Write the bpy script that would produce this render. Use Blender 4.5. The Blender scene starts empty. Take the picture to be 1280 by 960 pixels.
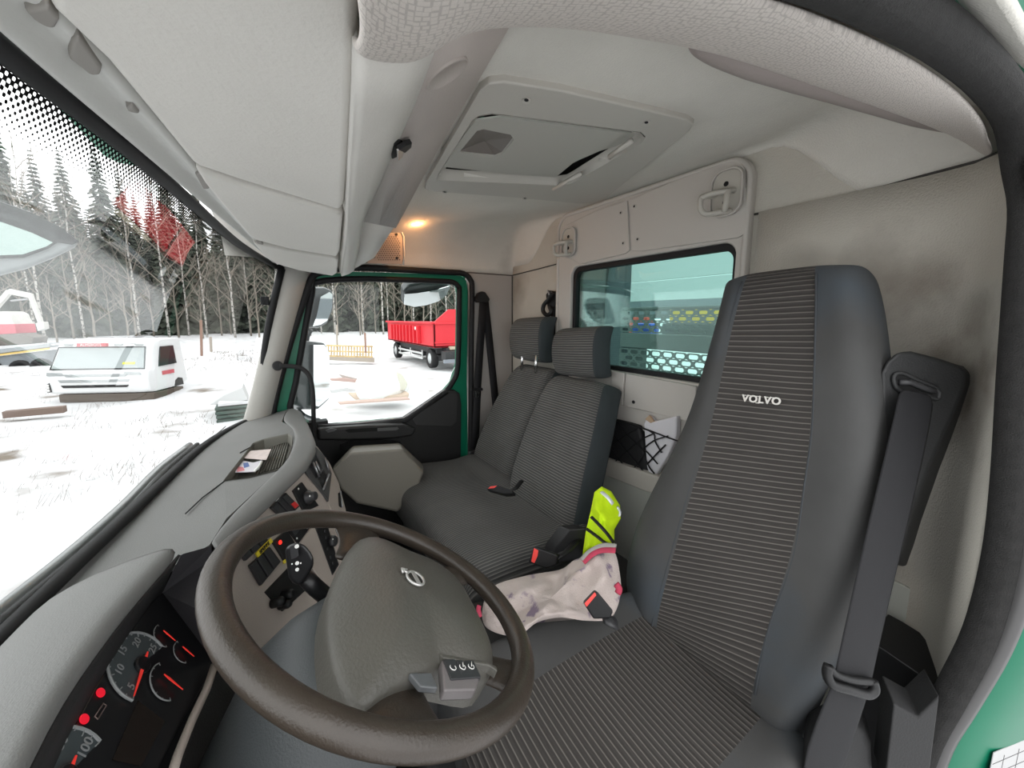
import bpy, bmesh, math, random
from mathutils import Vector, Matrix, noise
random.seed(7)
scene = bpy.context.scene
col = scene.collection

# ------------------------------------------------------------------ camera, sky, exposure
F_PX, YAW, PIT, CX, CY, EYE = 480.0, math.radians(33), math.radians(8), 640.0, 464.0, 2.4
cam_data = bpy.data.cameras.new('camera')
cam_data.sensor_width = 36.0
cam_data.lens = 36.0 * F_PX / 1280.0
cam_data.shift_y = (CY - 480.0) / 1280.0
cam_data.clip_start = 0.01
cam_data.clip_end = 400
cam = bpy.data.objects.new('camera', cam_data)
col.objects.link(cam)
cam.location = (0, 0, EYE)
cam.rotation_euler = (math.pi / 2 - PIT, 0, -math.pi / 2 - YAW)
scene.camera = cam

world = bpy.data.worlds.new('overcast_sky')
scene.world = world
world.use_nodes = True
wn = world.node_tree.nodes
wl = world.node_tree.links
wn.clear()
w_out = wn.new('ShaderNodeOutputWorld')
w_bg = wn.new('ShaderNodeBackground')
w_tc = wn.new('ShaderNodeTexCoord')
w_sep = wn.new('ShaderNodeSeparateXYZ')
w_ramp = wn.new('ShaderNodeValToRGB')
w_ramp.color_ramp.elements[0].position = 0.45
w_ramp.color_ramp.elements[0].color = (0.86, 0.87, 0.885, 1)
w_ramp.color_ramp.elements[1].position = 1.0
w_ramp.color_ramp.elements[1].color = (1.0, 1.0, 1.0, 1)
w_map = wn.new('ShaderNodeMapRange')
w_map.inputs['From Min'].default_value = -1
wl.new(w_tc.outputs['Generated'], w_sep.inputs[0])
wl.new(w_sep.outputs['Z'], w_map.inputs['Value'])
wl.new(w_map.outputs[0], w_ramp.inputs[0])
wl.new(w_ramp.outputs[0], w_bg.inputs['Color'])
w_bg.inputs['Strength'].default_value = 1.15
wl.new(w_bg.outputs[0], w_out.inputs['Surface'])

vs = scene.view_settings
vs.view_transform = 'Standard'
vs.look = 'None'
vs.gamma = 1
vs.use_curve_mapping = False
vs.exposure = 1.42
scene.cycles.max_bounces = 10
scene.cycles.diffuse_bounces = 6
scene.cycles.transparent_max_bounces = 16

# ------------------------------------------------------------------ geometry helpers
_cy, _sy, _cp, _sp = math.cos(YAW), math.sin(YAW), math.cos(PIT), math.sin(PIT)
EYEV = Vector((0, 0, EYE))


def V(*a):
    return Vector(a)


def W(px, py, X=None, Y=None, Z=None, T=None, n=None, p=None):
    """The world point on a known surface (x, y, z or a plane n through p) that the survey photograph shows at (px, py)."""
    u = (px - CX) / F_PX
    v = (py - CY) / F_PX
    h = _cp - v * _sp
    d = Vector((h * _cy - u * _sy, -h * _sy - u * _cy, -(_sp + v * _cp)))
    if X is not None:
        t = X / d.x
    elif Y is not None:
        t = Y / d.y
    elif Z is not None:
        t = (Z - EYE) / d.z
    elif T is not None:
        t = T
    else:
        t = n.dot(p - EYEV) / n.dot(d)
    return EYEV + d * t


def WL(pts, **k):
    return [W(a, b, **k) for a, b in pts]


def lin(c):
    return tuple(((x / 255) / 12.92 if x / 255 <= 0.04045 else ((x / 255 + 0.055) / 1.055) ** 2.4) for x in c)


MATS = {}


def mat(name, color, rough=0.6, bump=0.0, bscale=200.0, vary=0.0, vscale=3.0, metal=0.0, spec=0.5, emit=0.0, stripes=None,
        grime=None, coat=0.0):
    """stripes = (period in m along uv v, colour b, width, bump); grime = (colour, scale, low, high)"""
    if name in MATS:
        return MATS[name]
    m = bpy.data.materials.new(name)
    m.use_nodes = True
    nt = m.node_tree
    N, L = nt.nodes, nt.links
    b = N['Principled BSDF']
    b.inputs['Roughness'].default_value = rough
    b.inputs['Metallic'].default_value = metal
    b.inputs['Specular IOR Level'].default_value = spec
    if coat:
        b.inputs['Coat Weight'].default_value = coat
    c4 = (*color, 1)
    b.inputs['Base Color'].default_value = c4
    if emit:
        b.inputs['Emission Color'].default_value = c4
        b.inputs['Emission Strength'].default_value = emit
    last = None
    height = None
    tc = None
    if bump or vary or stripes or grime:
        tc = N.new('ShaderNodeTexCoord')
    if stripes:
        per, cb, wid, sb = stripes
        sx = N.new('ShaderNodeSeparateXYZ')
        L.new(tc.outputs['UV'], sx.inputs[0])
        mu = N.new('ShaderNodeMath')
        mu.operation = 'MULTIPLY'
        mu.inputs[1].default_value = 2 * math.pi / per
        L.new(sx.outputs['Y'], mu.inputs[0])
        si = N.new('ShaderNodeMath')
        si.operation = 'SINE'
        L.new(mu.outputs[0], si.inputs[0])
        mr = N.new('ShaderNodeMapRange')
        mr.inputs['From Min'].default_value = 1 - 2 * wid
        mr.inputs['From Max'].default_value = 1.0
        L.new(si.outputs[0], mr.inputs['Value'])
        mx = N.new('ShaderNodeMix')
        mx.data_type = 'RGBA'
        mx.inputs['A'].default_value = c4
        mx.inputs['B'].default_value = (*cb, 1)
        L.new(mr.outputs[0], mx.inputs['Factor'])
        last = mx.outputs['Result']
        bp = N.new('ShaderNodeBump')
        bp.inputs['Strength'].default_value = sb
        bp.inputs['Distance'].default_value = 0.004
        L.new(si.outputs[0], bp.inputs['Height'])
        height = bp.outputs[0]
    if vary:
        nz = N.new('ShaderNodeTexNoise')
        nz.inputs['Scale'].default_value = vscale
        nz.inputs['Detail'].default_value = 4
        L.new(tc.outputs['Object'], nz.inputs['Vector'])
        mr = N.new('ShaderNodeMapRange')
        mr.inputs['From Min'].default_value = 0.3
        mr.inputs['From Max'].default_value = 0.7
        mr.inputs['To Min'].default_value = 1 - vary
        mr.inputs['To Max'].default_value = 1 + vary
        L.new(nz.outputs['Fac'], mr.inputs['Value'])
        vm = N.new('ShaderNodeVectorMath')
        vm.operation = 'SCALE'
        if last is None:
            vm.inputs[0].default_value = color
        else:
            L.new(last, vm.inputs[0])
        L.new(mr.outputs[0], vm.inputs['Scale'])
        last = vm.outputs[0]
    if grime:
        gc, gs, lo, hi = grime
        nz = N.new('ShaderNodeTexNoise')
        nz.inputs['Scale'].default_value = gs
        nz.inputs['Detail'].default_value = 6
        L.new(tc.outputs['Object'], nz.inputs['Vector'])
        mr = N.new('ShaderNodeMapRange')
        mr.inputs['From Min'].default_value = lo
        mr.inputs['From Max'].default_value = hi
        L.new(nz.outputs['Fac'], mr.inputs['Value'])
        mx = N.new('ShaderNodeMix')
        mx.data_type = 'RGBA'
        mx.inputs['A'].default_value = c4
        mx.inputs['B'].default_value = (*gc, 1)
        if last is not None:
            L.new(last, mx.inputs['A'])
        L.new(mr.outputs[0], mx.inputs['Factor'])
        last = mx.outputs['Result']
    if last is not None:
        L.new(last, b.inputs['Base Color'])
    if bump:
        nz = N.new('ShaderNodeTexNoise')
        nz.inputs['Scale'].default_value = bscale
        nz.inputs['Detail'].default_value = 3
        L.new(tc.outputs['Object'], nz.inputs['Vector'])
        bp = N.new('ShaderNodeBump')
        bp.inputs['Strength'].default_value = bump
        bp.inputs['Distance'].default_value = 0.003
        L.new(nz.outputs['Fac'], bp.inputs['Height'])
        if height is not None:
            L.new(height, bp.inputs['Normal'])
        height = bp.outputs[0]
    if height is not None:
        L.new(height, b.inputs['Normal'])
    MATS[name] = m
    return m


def add_stains(m, spots, dark):
    """rubbed dirty marks on the felt round given points (point, radius)"""
    N, L = m.node_tree.nodes, m.node_tree.links
    b = N['Principled BSDF']
    src = b.inputs['Base Color'].links[0].from_socket
    tc = N.new('ShaderNodeTexCoord')
    nz = N.new('ShaderNodeTexNoise')
    nz.inputs['Scale'].default_value = 9
    nz.inputs['Detail'].default_value = 6
    L.new(tc.outputs['Object'], nz.inputs['Vector'])
    for c, r, k in spots:
        d = N.new('ShaderNodeVectorMath')
        d.operation = 'DISTANCE'
        d.inputs[1].default_value = c
        L.new(tc.outputs['Object'], d.inputs[0])
        ad = N.new('ShaderNodeMath')
        ad.operation = 'MULTIPLY_ADD'
        ad.inputs[1].default_value = r * 1.6
        L.new(nz.outputs['Fac'], ad.inputs[0])
        L.new(d.outputs['Value'], ad.inputs[2])
        mr = N.new('ShaderNodeMapRange')
        mr.inputs['From Min'].default_value = r * 1.75
        mr.inputs['From Max'].default_value = r * 0.75
        mr.inputs['To Max'].default_value = k
        L.new(ad.outputs[0], mr.inputs['Value'])
        mx = N.new('ShaderNodeMix')
        mx.data_type = 'RGBA'
        mx.inputs['B'].default_value = (*dark, 1)
        L.new(mr.outputs[0], mx.inputs['Factor'])
        L.new(src, mx.inputs['A'])
        src = mx.outputs['Result']
    L.new(src, b.inputs['Base Color'])


def fill_hole(outer, inner):
    """planar face between an outline and a hole"""
    b = bmesh.new()
    ov = [b.verts.new(p) for p in outer]
    iv = [b.verts.new(p) for p in inner]
    es = [b.edges.new((q[i], q[(i + 1) % len(q)])) for q in (ov, iv) for i in range(len(q))]
    bmesh.ops.triangle_fill(b, use_beauty=True, edges=es, normal=(0, 0, 1))
    b.verts.index_update()
    v = [x.co.copy() for x in b.verts]
    f = [tuple(x.index for x in q.verts) for q in b.faces]
    b.free()
    return v, f


def add_weave(m, dark, scale):
    """little woven squares: a Chebychev voronoi over the surface"""
    N, L = m.node_tree.nodes, m.node_tree.links
    b = N['Principled BSDF']
    tc = N.new('ShaderNodeTexCoord')
    vo = N.new('ShaderNodeTexVoronoi')
    vo.distance = 'CHEBYCHEV'
    vo.inputs['Scale'].default_value = scale
    vo.inputs['Randomness'].default_value = 0.35
    L.new(tc.outputs['UV'], vo.inputs['Vector'])
    r = N.new('ShaderNodeMapRange')
    r.inputs['From Min'].default_value = 0.34
    r.inputs['From Max'].default_value = 0.46
    L.new(vo.outputs['Distance'], r.inputs['Value'])
    mx = N.new('ShaderNodeMix')
    mx.data_type = 'RGBA'
    mx.inputs['A'].default_value = b.inputs['Base Color'].default_value
    mx.inputs['B'].default_value = (*dark, 1)
    L.new(r.outputs[0], mx.inputs['Factor'])
    L.new(mx.outputs['Result'], b.inputs['Base Color'])


def glass_mat(name, tint, ior=1.5, refl=1.0):
    m = bpy.data.materials.new(name)
    m.use_nodes = True
    N, L = m.node_tree.nodes, m.node_tree.links
    N.clear()
    o = N.new('ShaderNodeOutputMaterial')
    mix = N.new('ShaderNodeMixShader')
    t = N.new('ShaderNodeBsdfTransparent')
    t.inputs[0].default_value = (*tint, 1)
    g = N.new('ShaderNodeBsdfGlossy')
    g.inputs['Roughness'].default_value = 0.0
    f = N.new('ShaderNodeFresnel')
    f.inputs[0].default_value = ior
    mu = N.new('ShaderNodeMath')
    mu.operation = 'MULTIPLY'
    mu.inputs[1].default_value = refl
    L.new(f.outputs[0], mu.inputs[0])
    L.new(mu.outputs[0], mix.inputs[0])
    L.new(t.outputs[0], mix.inputs[1])
    L.new(g.outputs[0], mix.inputs[2])
    L.new(mix.outputs[0], o.inputs[0])
    return m


def adopt(o, parent):
    o.parent = parent
    o.matrix_parent_inverse = Matrix.Translation(-parent.location)


def obj(name, verts, faces, m, parent=None, smooth=False, uv=None, fm=None, sub=0, bev=0.0, sol=0.0, seg=2):
    me = bpy.data.meshes.new(name)
    me.from_pydata([tuple(v) for v in verts], [], faces)
    ms = m if isinstance(m, (list, tuple)) else [m]
    for x in ms:
        me.materials.append(x)
    if fm:
        me.polygons.foreach_set('material_index', fm)
    if uv:
        lay = me.uv_layers.new(name='uv')
        flat = []
        for p in me.polygons:
            for li in p.loop_indices:
                flat.extend(uv[me.loops[li].vertex_index])
        lay.data.foreach_set('uv', flat)
    b = bmesh.new()
    b.from_mesh(me)
    bmesh.ops.recalc_face_normals(b, faces=b.faces)
    b.to_mesh(me)
    b.free()
    if smooth or bev:
        me.polygons.foreach_set('use_smooth', [True] * len(me.polygons))
    o = bpy.data.objects.new(name, me)
    col.objects.link(o)
    if sol:
        x = o.modifiers.new('thickness', 'SOLIDIFY')
        x.thickness = sol
        x.offset = -1
    if bev:
        x = o.modifiers.new('rounding', 'BEVEL')
        x.width = bev
        x.segments = seg
        x.limit_method = 'ANGLE'
        x.angle_limit = math.radians(32)
        x.harden_normals = True
    if sub:
        x = o.modifiers.new('smooth', 'SUBSURF')
        x.levels = sub
        x.render_levels = sub
    if parent is not None:
        adopt(o, parent)
    return o


def tag(o, label=None, cat=None, group=None, kind=None):
    if label:
        o['label'] = label
    if cat:
        o['category'] = cat
    if group:
        o['group'] = group
    if kind:
        o['kind'] = kind
    return o


def thing(name, loc, label=None, cat=None, group=None, kind=None):
    o = bpy.data.objects.new(name, None)
    o.empty_display_size = 0.05
    o.location = loc
    col.objects.link(o)
    return tag(o, label, cat, group, kind)


def copy_tree(o, parent=None):
    c = o.copy()
    col.objects.link(c)
    if parent is not None:
        c.parent = parent
    for ch in list(o.children):
        copy_tree(ch, c)
    return c


def catmull(pts, n=6, closed=False):
    pts = [Vector(p) for p in pts]
    out = []
    k = len(pts)
    rng = range(k if closed else k - 1)
    for i in rng:
        if closed:
            p0, p1, p2, p3 = pts[i - 1], pts[i], pts[(i + 1) % k], pts[(i + 2) % k]
        else:
            p0, p1, p2, p3 = pts[max(i - 1, 0)], pts[i], pts[i + 1], pts[min(i + 2, k - 1)]
        for j in range(n):
            t = j / n
            out.append(0.5 * ((2 * p1) + (p2 - p0) * t + (2 * p0 - 5 * p1 + 4 * p2 - p3) * t * t + (3 * p1 - p0 - 3 * p2 + p3) * t ** 3))
    if not closed:
        out.append(pts[-1])
    return out


def tube_geo(path, r, seg=10, closed=False, flat=1.0, up=None):
    path = [Vector(p) for p in path]
    n = len(path)
    vs_, fs = [], []
    ref = up or V(0, 0, 1)
    prev = None
    for i, p in enumerate(path):
        if closed:
            d = path[(i + 1) % n] - path[i - 1]
        else:
            d = path[min(i + 1, n - 1)] - path[max(i - 1, 0)]
        d.normalize()
        if prev is None:
            a = d.cross(ref)
            if a.length < 0.05:
                a = d.cross(V(1, 0.1, 0))
        else:
            a = prev - d * prev.dot(d)
        a.normalize()
        prev = a
        b = d.cross(a)
        rr = r[i] if isinstance(r, (list, tuple)) else r
        for k in range(seg):
            t = 2 * math.pi * k / seg
            vs_.append(p + a * (rr * math.cos(t)) + b * (rr * flat * math.sin(t)))
    m = n if closed else n - 1
    for i in range(m):
        for k in range(seg):
            a0 = i * seg + k
            a1 = i * seg + (k + 1) % seg
            b0 = ((i + 1) % n) * seg + k
            b1 = ((i + 1) % n) * seg + (k + 1) % seg
            fs.append((a0, a1, b1, b0))
    if not closed:
        fs.append(tuple(range(seg))[::-1])
        fs.append(tuple((n - 1) * seg + k for k in range(seg)))
    return vs_, fs


def tube(name, path, r, m, parent=None, seg=10, closed=False, smooth_n=0, flat=1.0, up=None):
    if smooth_n:
        path = catmull(path, smooth_n, closed)
    v, f = tube_geo(path, r, seg, closed, flat, up)
    return obj(name, v, f, m, parent, smooth=True)


def join_geo(parts):
    v, f = [], []
    for a, b in parts:
        k = len(v)
        v.extend(a)
        f.extend(tuple(i + k for i in q) for q in b)
    return v, f


def box_geo(c, s, ax=None):
    c = Vector(c)
    ax = ax or (V(1, 0, 0), V(0, 1, 0), V(0, 0, 1))
    v = []
    for dz in (-1, 1):
        for dx, dy in ((-1, -1), (1, -1), (1, 1), (-1, 1)):
            v.append(c + ax[0] * (dx * s[0] / 2) + ax[1] * (dy * s[1] / 2) + ax[2] * (dz * s[2] / 2))
    f = [(3, 2, 1, 0), (4, 5, 6, 7), (0, 1, 5, 4), (1, 2, 6, 5), (2, 3, 7, 6), (3, 0, 4, 7)]
    return v, f


def rbox(name, c, s, m, parent=None, ax=None, bev=0.004, seg=2):
    v, f = box_geo(c, s, ax)
    return obj(name, v, f, m, parent, bev=bev, seg=seg)


def prism_geo(pts, vec):
    pts = [Vector(p) for p in pts]
    n = len(pts)
    v = pts + [p + vec for p in pts]
    f = [tuple(range(n)), tuple(range(2 * n - 1, n - 1, -1))]
    for i in range(n):
        j = (i + 1) % n
        f.append((i, j, n + j, n + i))
    return v, f


def prism(name, pts, vec, m, parent=None, bev=0.004, seg=2):
    v, f = prism_geo(pts, Vector(vec))
    return obj(name, v, f, m, parent, bev=bev, seg=seg)


def ring_geo(A, B, vec):
    n = len(A)
    vec = Vector(vec)
    v = [Vector(p) for p in A] + [Vector(p) for p in B] + [Vector(p) + vec for p in A] + [Vector(p) + vec for p in B]
    f = []
    for i in range(n):
        j = (i + 1) % n
        f += [(i, j, n + j, n + i), (2 * n + i, 3 * n + i, 3 * n + j, 2 * n + j), (i, 2 * n + i, 2 * n + j, j), (n + i, n + j, 3 * n + j, 3 * n + i)]
    return v, f


def ring(name, A, B, vec, m, parent=None, bev=0.0, seg=2):
    v, f = ring_geo(A, B, vec)
    return obj(name, v, f, m, parent, bev=bev, seg=seg)


def rrect(x0, x1, z0, z1, r, n=6):
    """rounded rectangle in 2D, counter-clockwise from the lower right"""
    out = []
    for cx, cz, a0 in ((x1 - r, z0 + r, -90), (x1 - r, z1 - r, 0), (x0 + r, z1 - r, 90), (x0 + r, z0 + r, 180)):
        for k in range(n + 1):
            a = math.radians(a0 + 90 * k / n)
            out.append((cx + r * math.cos(a), cz + r * math.sin(a)))
    return out


def grid_geo(G):
    R, Cn = len(G), len(G[0])
    v = [Vector(p) for row in G for p in row]
    f = [(i * Cn + j, i * Cn + j + 1, (i + 1) * Cn + j + 1, (i + 1) * Cn + j) for i in range(R - 1) for j in range(Cn - 1)]
    return v, f


def grid_uv(G):
    """uv in metres: u across columns, v along rows (mean arc length)"""
    R, Cn = len(G), len(G[0])
    vv = [0.0]
    for i in range(1, R):
        vv.append(vv[-1] + sum((Vector(G[i][j]) - Vector(G[i - 1][j])).length for j in range(Cn)) / Cn)
    uv = []
    for i in range(R):
        u = 0.0
        for j in range(Cn):
            if j:
                u += (Vector(G[i][j]) - Vector(G[i][j - 1])).length
            uv.append((u, vv[i]))
    return uv


def sheet(name, G, m, parent=None, sol=0.0, sub=0, fm=None, uv=True):
    v, f = grid_geo(G)
    return obj(name, v, f, m, parent, smooth=True, uv=grid_uv(G) if uv else None, fm=fm, sub=sub, sol=sol)


def pad(name, G, back, m, parent=None, sub=2, colmat=None, shrink=1.0):
    """closed cushion: front grid G, back grid = G + back (shrunk about its centre); colmat = material index per column strip"""
    R, Cn = len(G), len(G[0])
    G = [[Vector(p) for p in row] for row in G]
    cen = sum((p for row in G for p in row), V(0, 0, 0)) / (R * Cn)
    B = [[(p - cen) * shrink + cen + Vector(back) for p in row] for row in G]
    v = [p for row in G for p in row] + [p for row in B for p in row]
    k = R * Cn
    f, fm = [], []
    for i in range(R - 1):
        for j in range(Cn - 1):
            f.append((i * Cn + j, i * Cn + j + 1, (i + 1) * Cn + j + 1, (i + 1) * Cn + j))
            fm.append(colmat[j] if colmat else 0)
            f.append((k + i * Cn + j, k + (i + 1) * Cn + j, k + (i + 1) * Cn + j + 1, k + i * Cn + j + 1))
            fm.append(colmat[0] if colmat else 0)
    for j in range(Cn - 1):
        f.append((j, k + j, k + j + 1, j + 1))
        fm.append(colmat[j] if colmat else 0)
        a = (R - 1) * Cn
        f.append((a + j, a + j + 1, k + a + j + 1, k + a + j))
        fm.append(colmat[j] if colmat else 0)
    for i in range(R - 1):
        f.append((i * Cn, (i + 1) * Cn, k + (i + 1) * Cn, k + i * Cn))
        fm.append(colmat[0] if colmat else 0)
        a, b = i * Cn + Cn - 1, (i + 1) * Cn + Cn - 1
        f.append((a, k + a, k + b, b))
        fm.append(colmat[-1] if colmat else 0)
    uv = grid_uv(G)
    return obj(name, v, f, m, parent, smooth=True, uv=uv + uv, fm=fm, sub=sub)


def lathe_geo(c, axis, prof, seg=20, ref=None):
    """prof = [(radius, height along axis)]"""
    axis = Vector(axis).normalized()
    a = axis.cross(ref or V(0.123, 0.9, 0.3)).normalized()
    b = axis.cross(a)
    c = Vector(c)
    v, f = [], []
    for r, h in prof:
        for k in range(seg):
            t = 2 * math.pi * k / seg
            v.append(c + axis * h + a * (r * math.cos(t)) + b * (r * math.sin(t)))
    for i in range(len(prof) - 1):
        for k in range(seg):
            j = (k + 1) % seg
            f.append((i * seg + k, i * seg + j, (i + 1) * seg + j, (i + 1) * seg + k))
    f.append(tuple(range(seg))[::-1])
    f.append(tuple((len(prof) - 1) * seg + k for k in range(seg)))
    return v, f


def lathe(name, c, axis, prof, m, parent=None, seg=20, bev=0.0):
    v, f = lathe_geo(c, axis, prof, seg)
    return obj(name, v, f, m, parent, smooth=not bev, bev=bev)


def disc(name, c, axis, r, h, m, parent=None, seg=16):
    v, f = lathe_geo(c, axis, [(r, 0), (r, h * 0.7), (r * 0.85, h)], seg)
    return obj(name, v, f, m, parent)


def text(name, s, c, right, up, size, m, parent=None, ext=0.0006, bold=0.0, shear=0.0, space=1.0):
    cu = bpy.data.curves.new(name, 'FONT')
    cu.body = s
    cu.size = size
    cu.align_x = 'CENTER'
    cu.align_y = 'CENTER'
    cu.extrude = ext
    cu.offset = bold
    cu.shear = shear
    cu.space_character = space
    cu.materials.append(m)
    o = bpy.data.objects.new(name, cu)
    col.objects.link(o)
    r = Vector(right).normalized()
    n = r.cross(Vector(up)).normalized()
    u = n.cross(r)
    M = Matrix((r, u, n)).transposed().to_4x4()
    M.translation = Vector(c)
    if parent is not None:
        o.parent = parent
        o.matrix_parent_inverse = Matrix.Translation(-parent.location)
    o.matrix_basis = M
    bpy.context.view_layer.update()
    me = bpy.data.meshes.new_from_object(o.evaluated_get(bpy.context.evaluated_depsgraph_get()))
    q = bpy.data.objects.new(name, me)
    col.objects.link(q)
    if parent is not None:
        q.parent = parent
        q.matrix_parent_inverse = o.matrix_parent_inverse
    q.matrix_basis = M
    bpy.data.objects.remove(o)
    bpy.data.curves.remove(cu)
    return q


# ------------------------------------------------------------------ materials
HEADLINER = mat('headliner_felt', (0.62, 0.60, 0.55), 0.95, bump=0.5, bscale=260, vary=0.06, vscale=4, grime=((0.30, 0.29, 0.26), 2.2, 0.60, 0.85))
FLAP = mat('pale_grey_plastic', (0.64, 0.62, 0.58), 0.6, bump=0.25, bscale=180, vary=0.04, vscale=5)
CONSOLE = mat('mauve_grey_plastic', (0.42, 0.375, 0.345), 0.6, bump=0.2, bscale=250, vary=0.05)
MODULE = mat('window_module_plastic', (0.48, 0.455, 0.42), 0.55, bump=0.15, bscale=300)
WALLFELT = mat('wall_felt', (0.50, 0.475, 0.42), 0.95, bump=0.55, bscale=240, vary=0.08, vscale=3, grime=((0.26, 0.225, 0.185), 2.6, 0.56, 0.8))
add_stains(WALLFELT, [(tuple(W(1205, 500, Y=-1.17)), 0.15, 0.9), (tuple(W(1215, 430, Y=-1.17)), 0.11, 0.8), (tuple(W(1120, 350, Y=-1.27)), 0.13, 0.7), (tuple(W(1150, 410, Y=-1.25)), 0.15, 0.5), (tuple(W(1010, 320, Y=-1.27)), 0.06, 0.25)], (0.16, 0.13, 0.105))
CANTFABRIC = mat('woven_trim', (0.62, 0.575, 0.535), 0.95, bump=0.4, bscale=500)
add_weave(CANTFABRIC, (0.47, 0.435, 0.405), 150)
DASH = mat('dash_grey', (0.155, 0.155, 0.15), 0.62, bump=0.25, bscale=420, vary=0.05, vscale=6)
DASHLIP = mat('dash_dark_grey', (0.07, 0.07, 0.07), 0.55, bump=0.2, bscale=400)
TAUPE = mat('fascia_taupe', (0.40, 0.345, 0.305), 0.55, bump=0.2, bscale=400)
BLACKP = mat('black_plastic', (0.011, 0.011, 0.0115), 0.45, bump=0.1, bscale=300, spec=0.35)
SOFTBLACK = mat('soft_black', (0.013, 0.013, 0.0135), 0.75, bump=0.3, bscale=300)
VELOUR = mat('black_velour_seal', (0.015, 0.0145, 0.014), 0.95, bump=0.8, bscale=500, vary=0.25, vscale=60)
RUBBER = mat('black_rubber', (0.010, 0.010, 0.011), 0.6, spec=0.3)
GREEN = mat('green_paint', (0.001, 0.13, 0.068), 0.4, spec=0.4, vary=0.05, vscale=8)
GREY_METAL = mat('grey_metal', (0.35, 0.35, 0.36), 0.35, metal=0.8)
CHROME = mat('bright_metal', (0.75, 0.75, 0.75), 0.18, metal=1.0)
DARK_HOLE = mat('dark_recess', (0.006, 0.006, 0.006), 0.9)
SEAT_RIB = mat('ribbed_seat_cloth', (0.042, 0.038, 0.035), 0.95, stripes=(0.0128, (0.14, 0.128, 0.116), 0.16, 0.5), bump=0.25, bscale=700, vary=0.10, vscale=5)
SEAT_PLAIN = mat('plain_seat_cloth', (0.060, 0.060, 0.059), 0.97, bump=0.3, bscale=900, vary=0.18, vscale=4, grime=((0.050, 0.066, 0.082), 2.5, 0.48, 0.70))
SEAT_RIB_FINE = mat('fine_ribbed_cloth', (0.058, 0.058, 0.056), 0.95, stripes=(0.0105, (0.17, 0.162, 0.152), 0.3, 0.4), bump=0.2, bscale=700, vary=0.10, vscale=6)
SEAT_TEAL = mat('teal_grey_cloth', (0.035, 0.043, 0.046), 0.97, bump=0.3, bscale=900, vary=0.12, vscale=5)
WEBBING = mat('belt_webbing', (0.013, 0.013, 0.0145), 0.75, bump=0.25, bscale=900, spec=0.3)
WHEEL_MAT = mat('worn_wheel_rim', (0.036, 0.028, 0.0215), 0.36, bump=0.2, bscale=350, vary=0.14, vscale=14)
PADM = mat('airbag_pad_grey', (0.082, 0.078, 0.067), 0.45, bump=0.3, bscale=260, vary=0.05, vscale=10)
COWL = mat('column_cowl', (0.042, 0.047, 0.049), 0.5, bump=0.2, bscale=400)
RED_BTN = mat('red_button', (0.62, 0.03, 0.03), 0.4)
WHITE_PRINT = mat('white_print', (0.75, 0.75, 0.72), 0.6)
SILVER_THREAD = mat('silver_thread', (0.62, 0.60, 0.56), 0.6)
SNOW_WHITE = mat('white_paint', (0.70, 0.71, 0.71), 0.4)
WINDSCREEN = glass_mat('windscreen_glass', (0.95, 0.97, 0.965), 1.35, 0.3)
DOORGLASS = glass_mat('door_glass', (0.95, 0.97, 0.96), 1.4, 0.6)
REARGLASS = glass_mat('teal_rear_glass', (0.66, 0.86, 0.82), 1.45, 0.9)
MIRROR = mat('mirror_glass', (0.86, 0.89, 0.90), 0.03, metal=1.0)
# ================================================================== CAB SHELL
RW = -1.27      # rear wall
PX_ = 1.95      # passenger side wall


def roof_z(y):
    return 2.785 + 0.13 * (-y - 0.4)


def ceil_z(x, y):
    z = roof_z(y)
    if x > 1.62:
        d = min((x - 1.62) / 0.33, 1)
        z -= (z - 2.645) * (1 - math.sqrt(max(0, 1 - d * d))) 
    in_mod = max(0, min(1, (0.74 - abs(x - 1.065)) / 0.26))
    in_mod = in_mod * in_mod * (3 - 2 * in_mod)      # over the rear window module the cove is tighter
    r = 0.20 * (1 - in_mod) + 0.05 * in_mod
    drop = 0.205 * (1 - in_mod) + 0.015 * in_mod
    if y < RW + r:
        d = min((RW + r - y) / r, 1)
        z2 = roof_z(RW) - drop * (1 - math.sqrt(max(0, 1 - d * d)))
        z = min(z, z2)
    if x < 0.42:
        d = min((0.42 - x) / 0.30, 1)
        z -= 0.10 * (1 - math.sqrt(max(0, 1 - d * d)))
    return z


xs = [0.10 + 0.32 * k / 10 for k in range(10)] + [0.42 + 1.2 * k / 36 for k in range(36)] + [1.62 + 0.33 * math.sin(math.pi / 2 * k / 12) for k in range(13)]
ys = [RW + 0.2 * (1 - math.cos(math.pi / 2 * k / 10)) for k in range(11)] + [RW + 0.2 + 1.17 * k / 32 for k in range(1, 33)]
def hp(px, py, dz=0.0):
    # hatch plane follows the roof slope
    n = V(0, 0.13, 1).normalized()
    return W(px, py, n=n, p=V(0, -0.4, 2.785 - 0.012 + dz))


HI = [(546, 225), (548, 218), (590, 152), (598, 146), (615, 143), (690, 152), (800, 166), (806, 172), (800, 180), (720, 226), (712, 230), (700, 232), (640, 229), (560, 226)]
hole_c = sum((hp(*p) for p in HI), V(0, 0, 0)) / len(HI)
hole_p = [(hp(*p) - hole_c) * 1.035 + hole_c for p in HI]


def in_hole(x, y):
    r, j = False, len(hole_p) - 1
    for i in range(len(hole_p)):
        a, b = hole_p[i], hole_p[j]
        if (a.y > y) != (b.y > y) and x < (b.x - a.x) * (y - a.y) / (b.y - a.y) + a.x:
            r = not r
        j = i
    return r


cv, cf = grid_geo([[V(x, y, ceil_z(x, y)) for x in xs] for y in ys])
cf = [f for f in cf if not in_hole(sum(cv[i].x for i in f) / 4, sum(cv[i].y for i in f) / 4)]
tag(obj('ceiling', cv, cf, HEADLINER, smooth=True, sol=-0.012), 'pale grey felt headliner curving into the walls', kind='structure')
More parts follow.
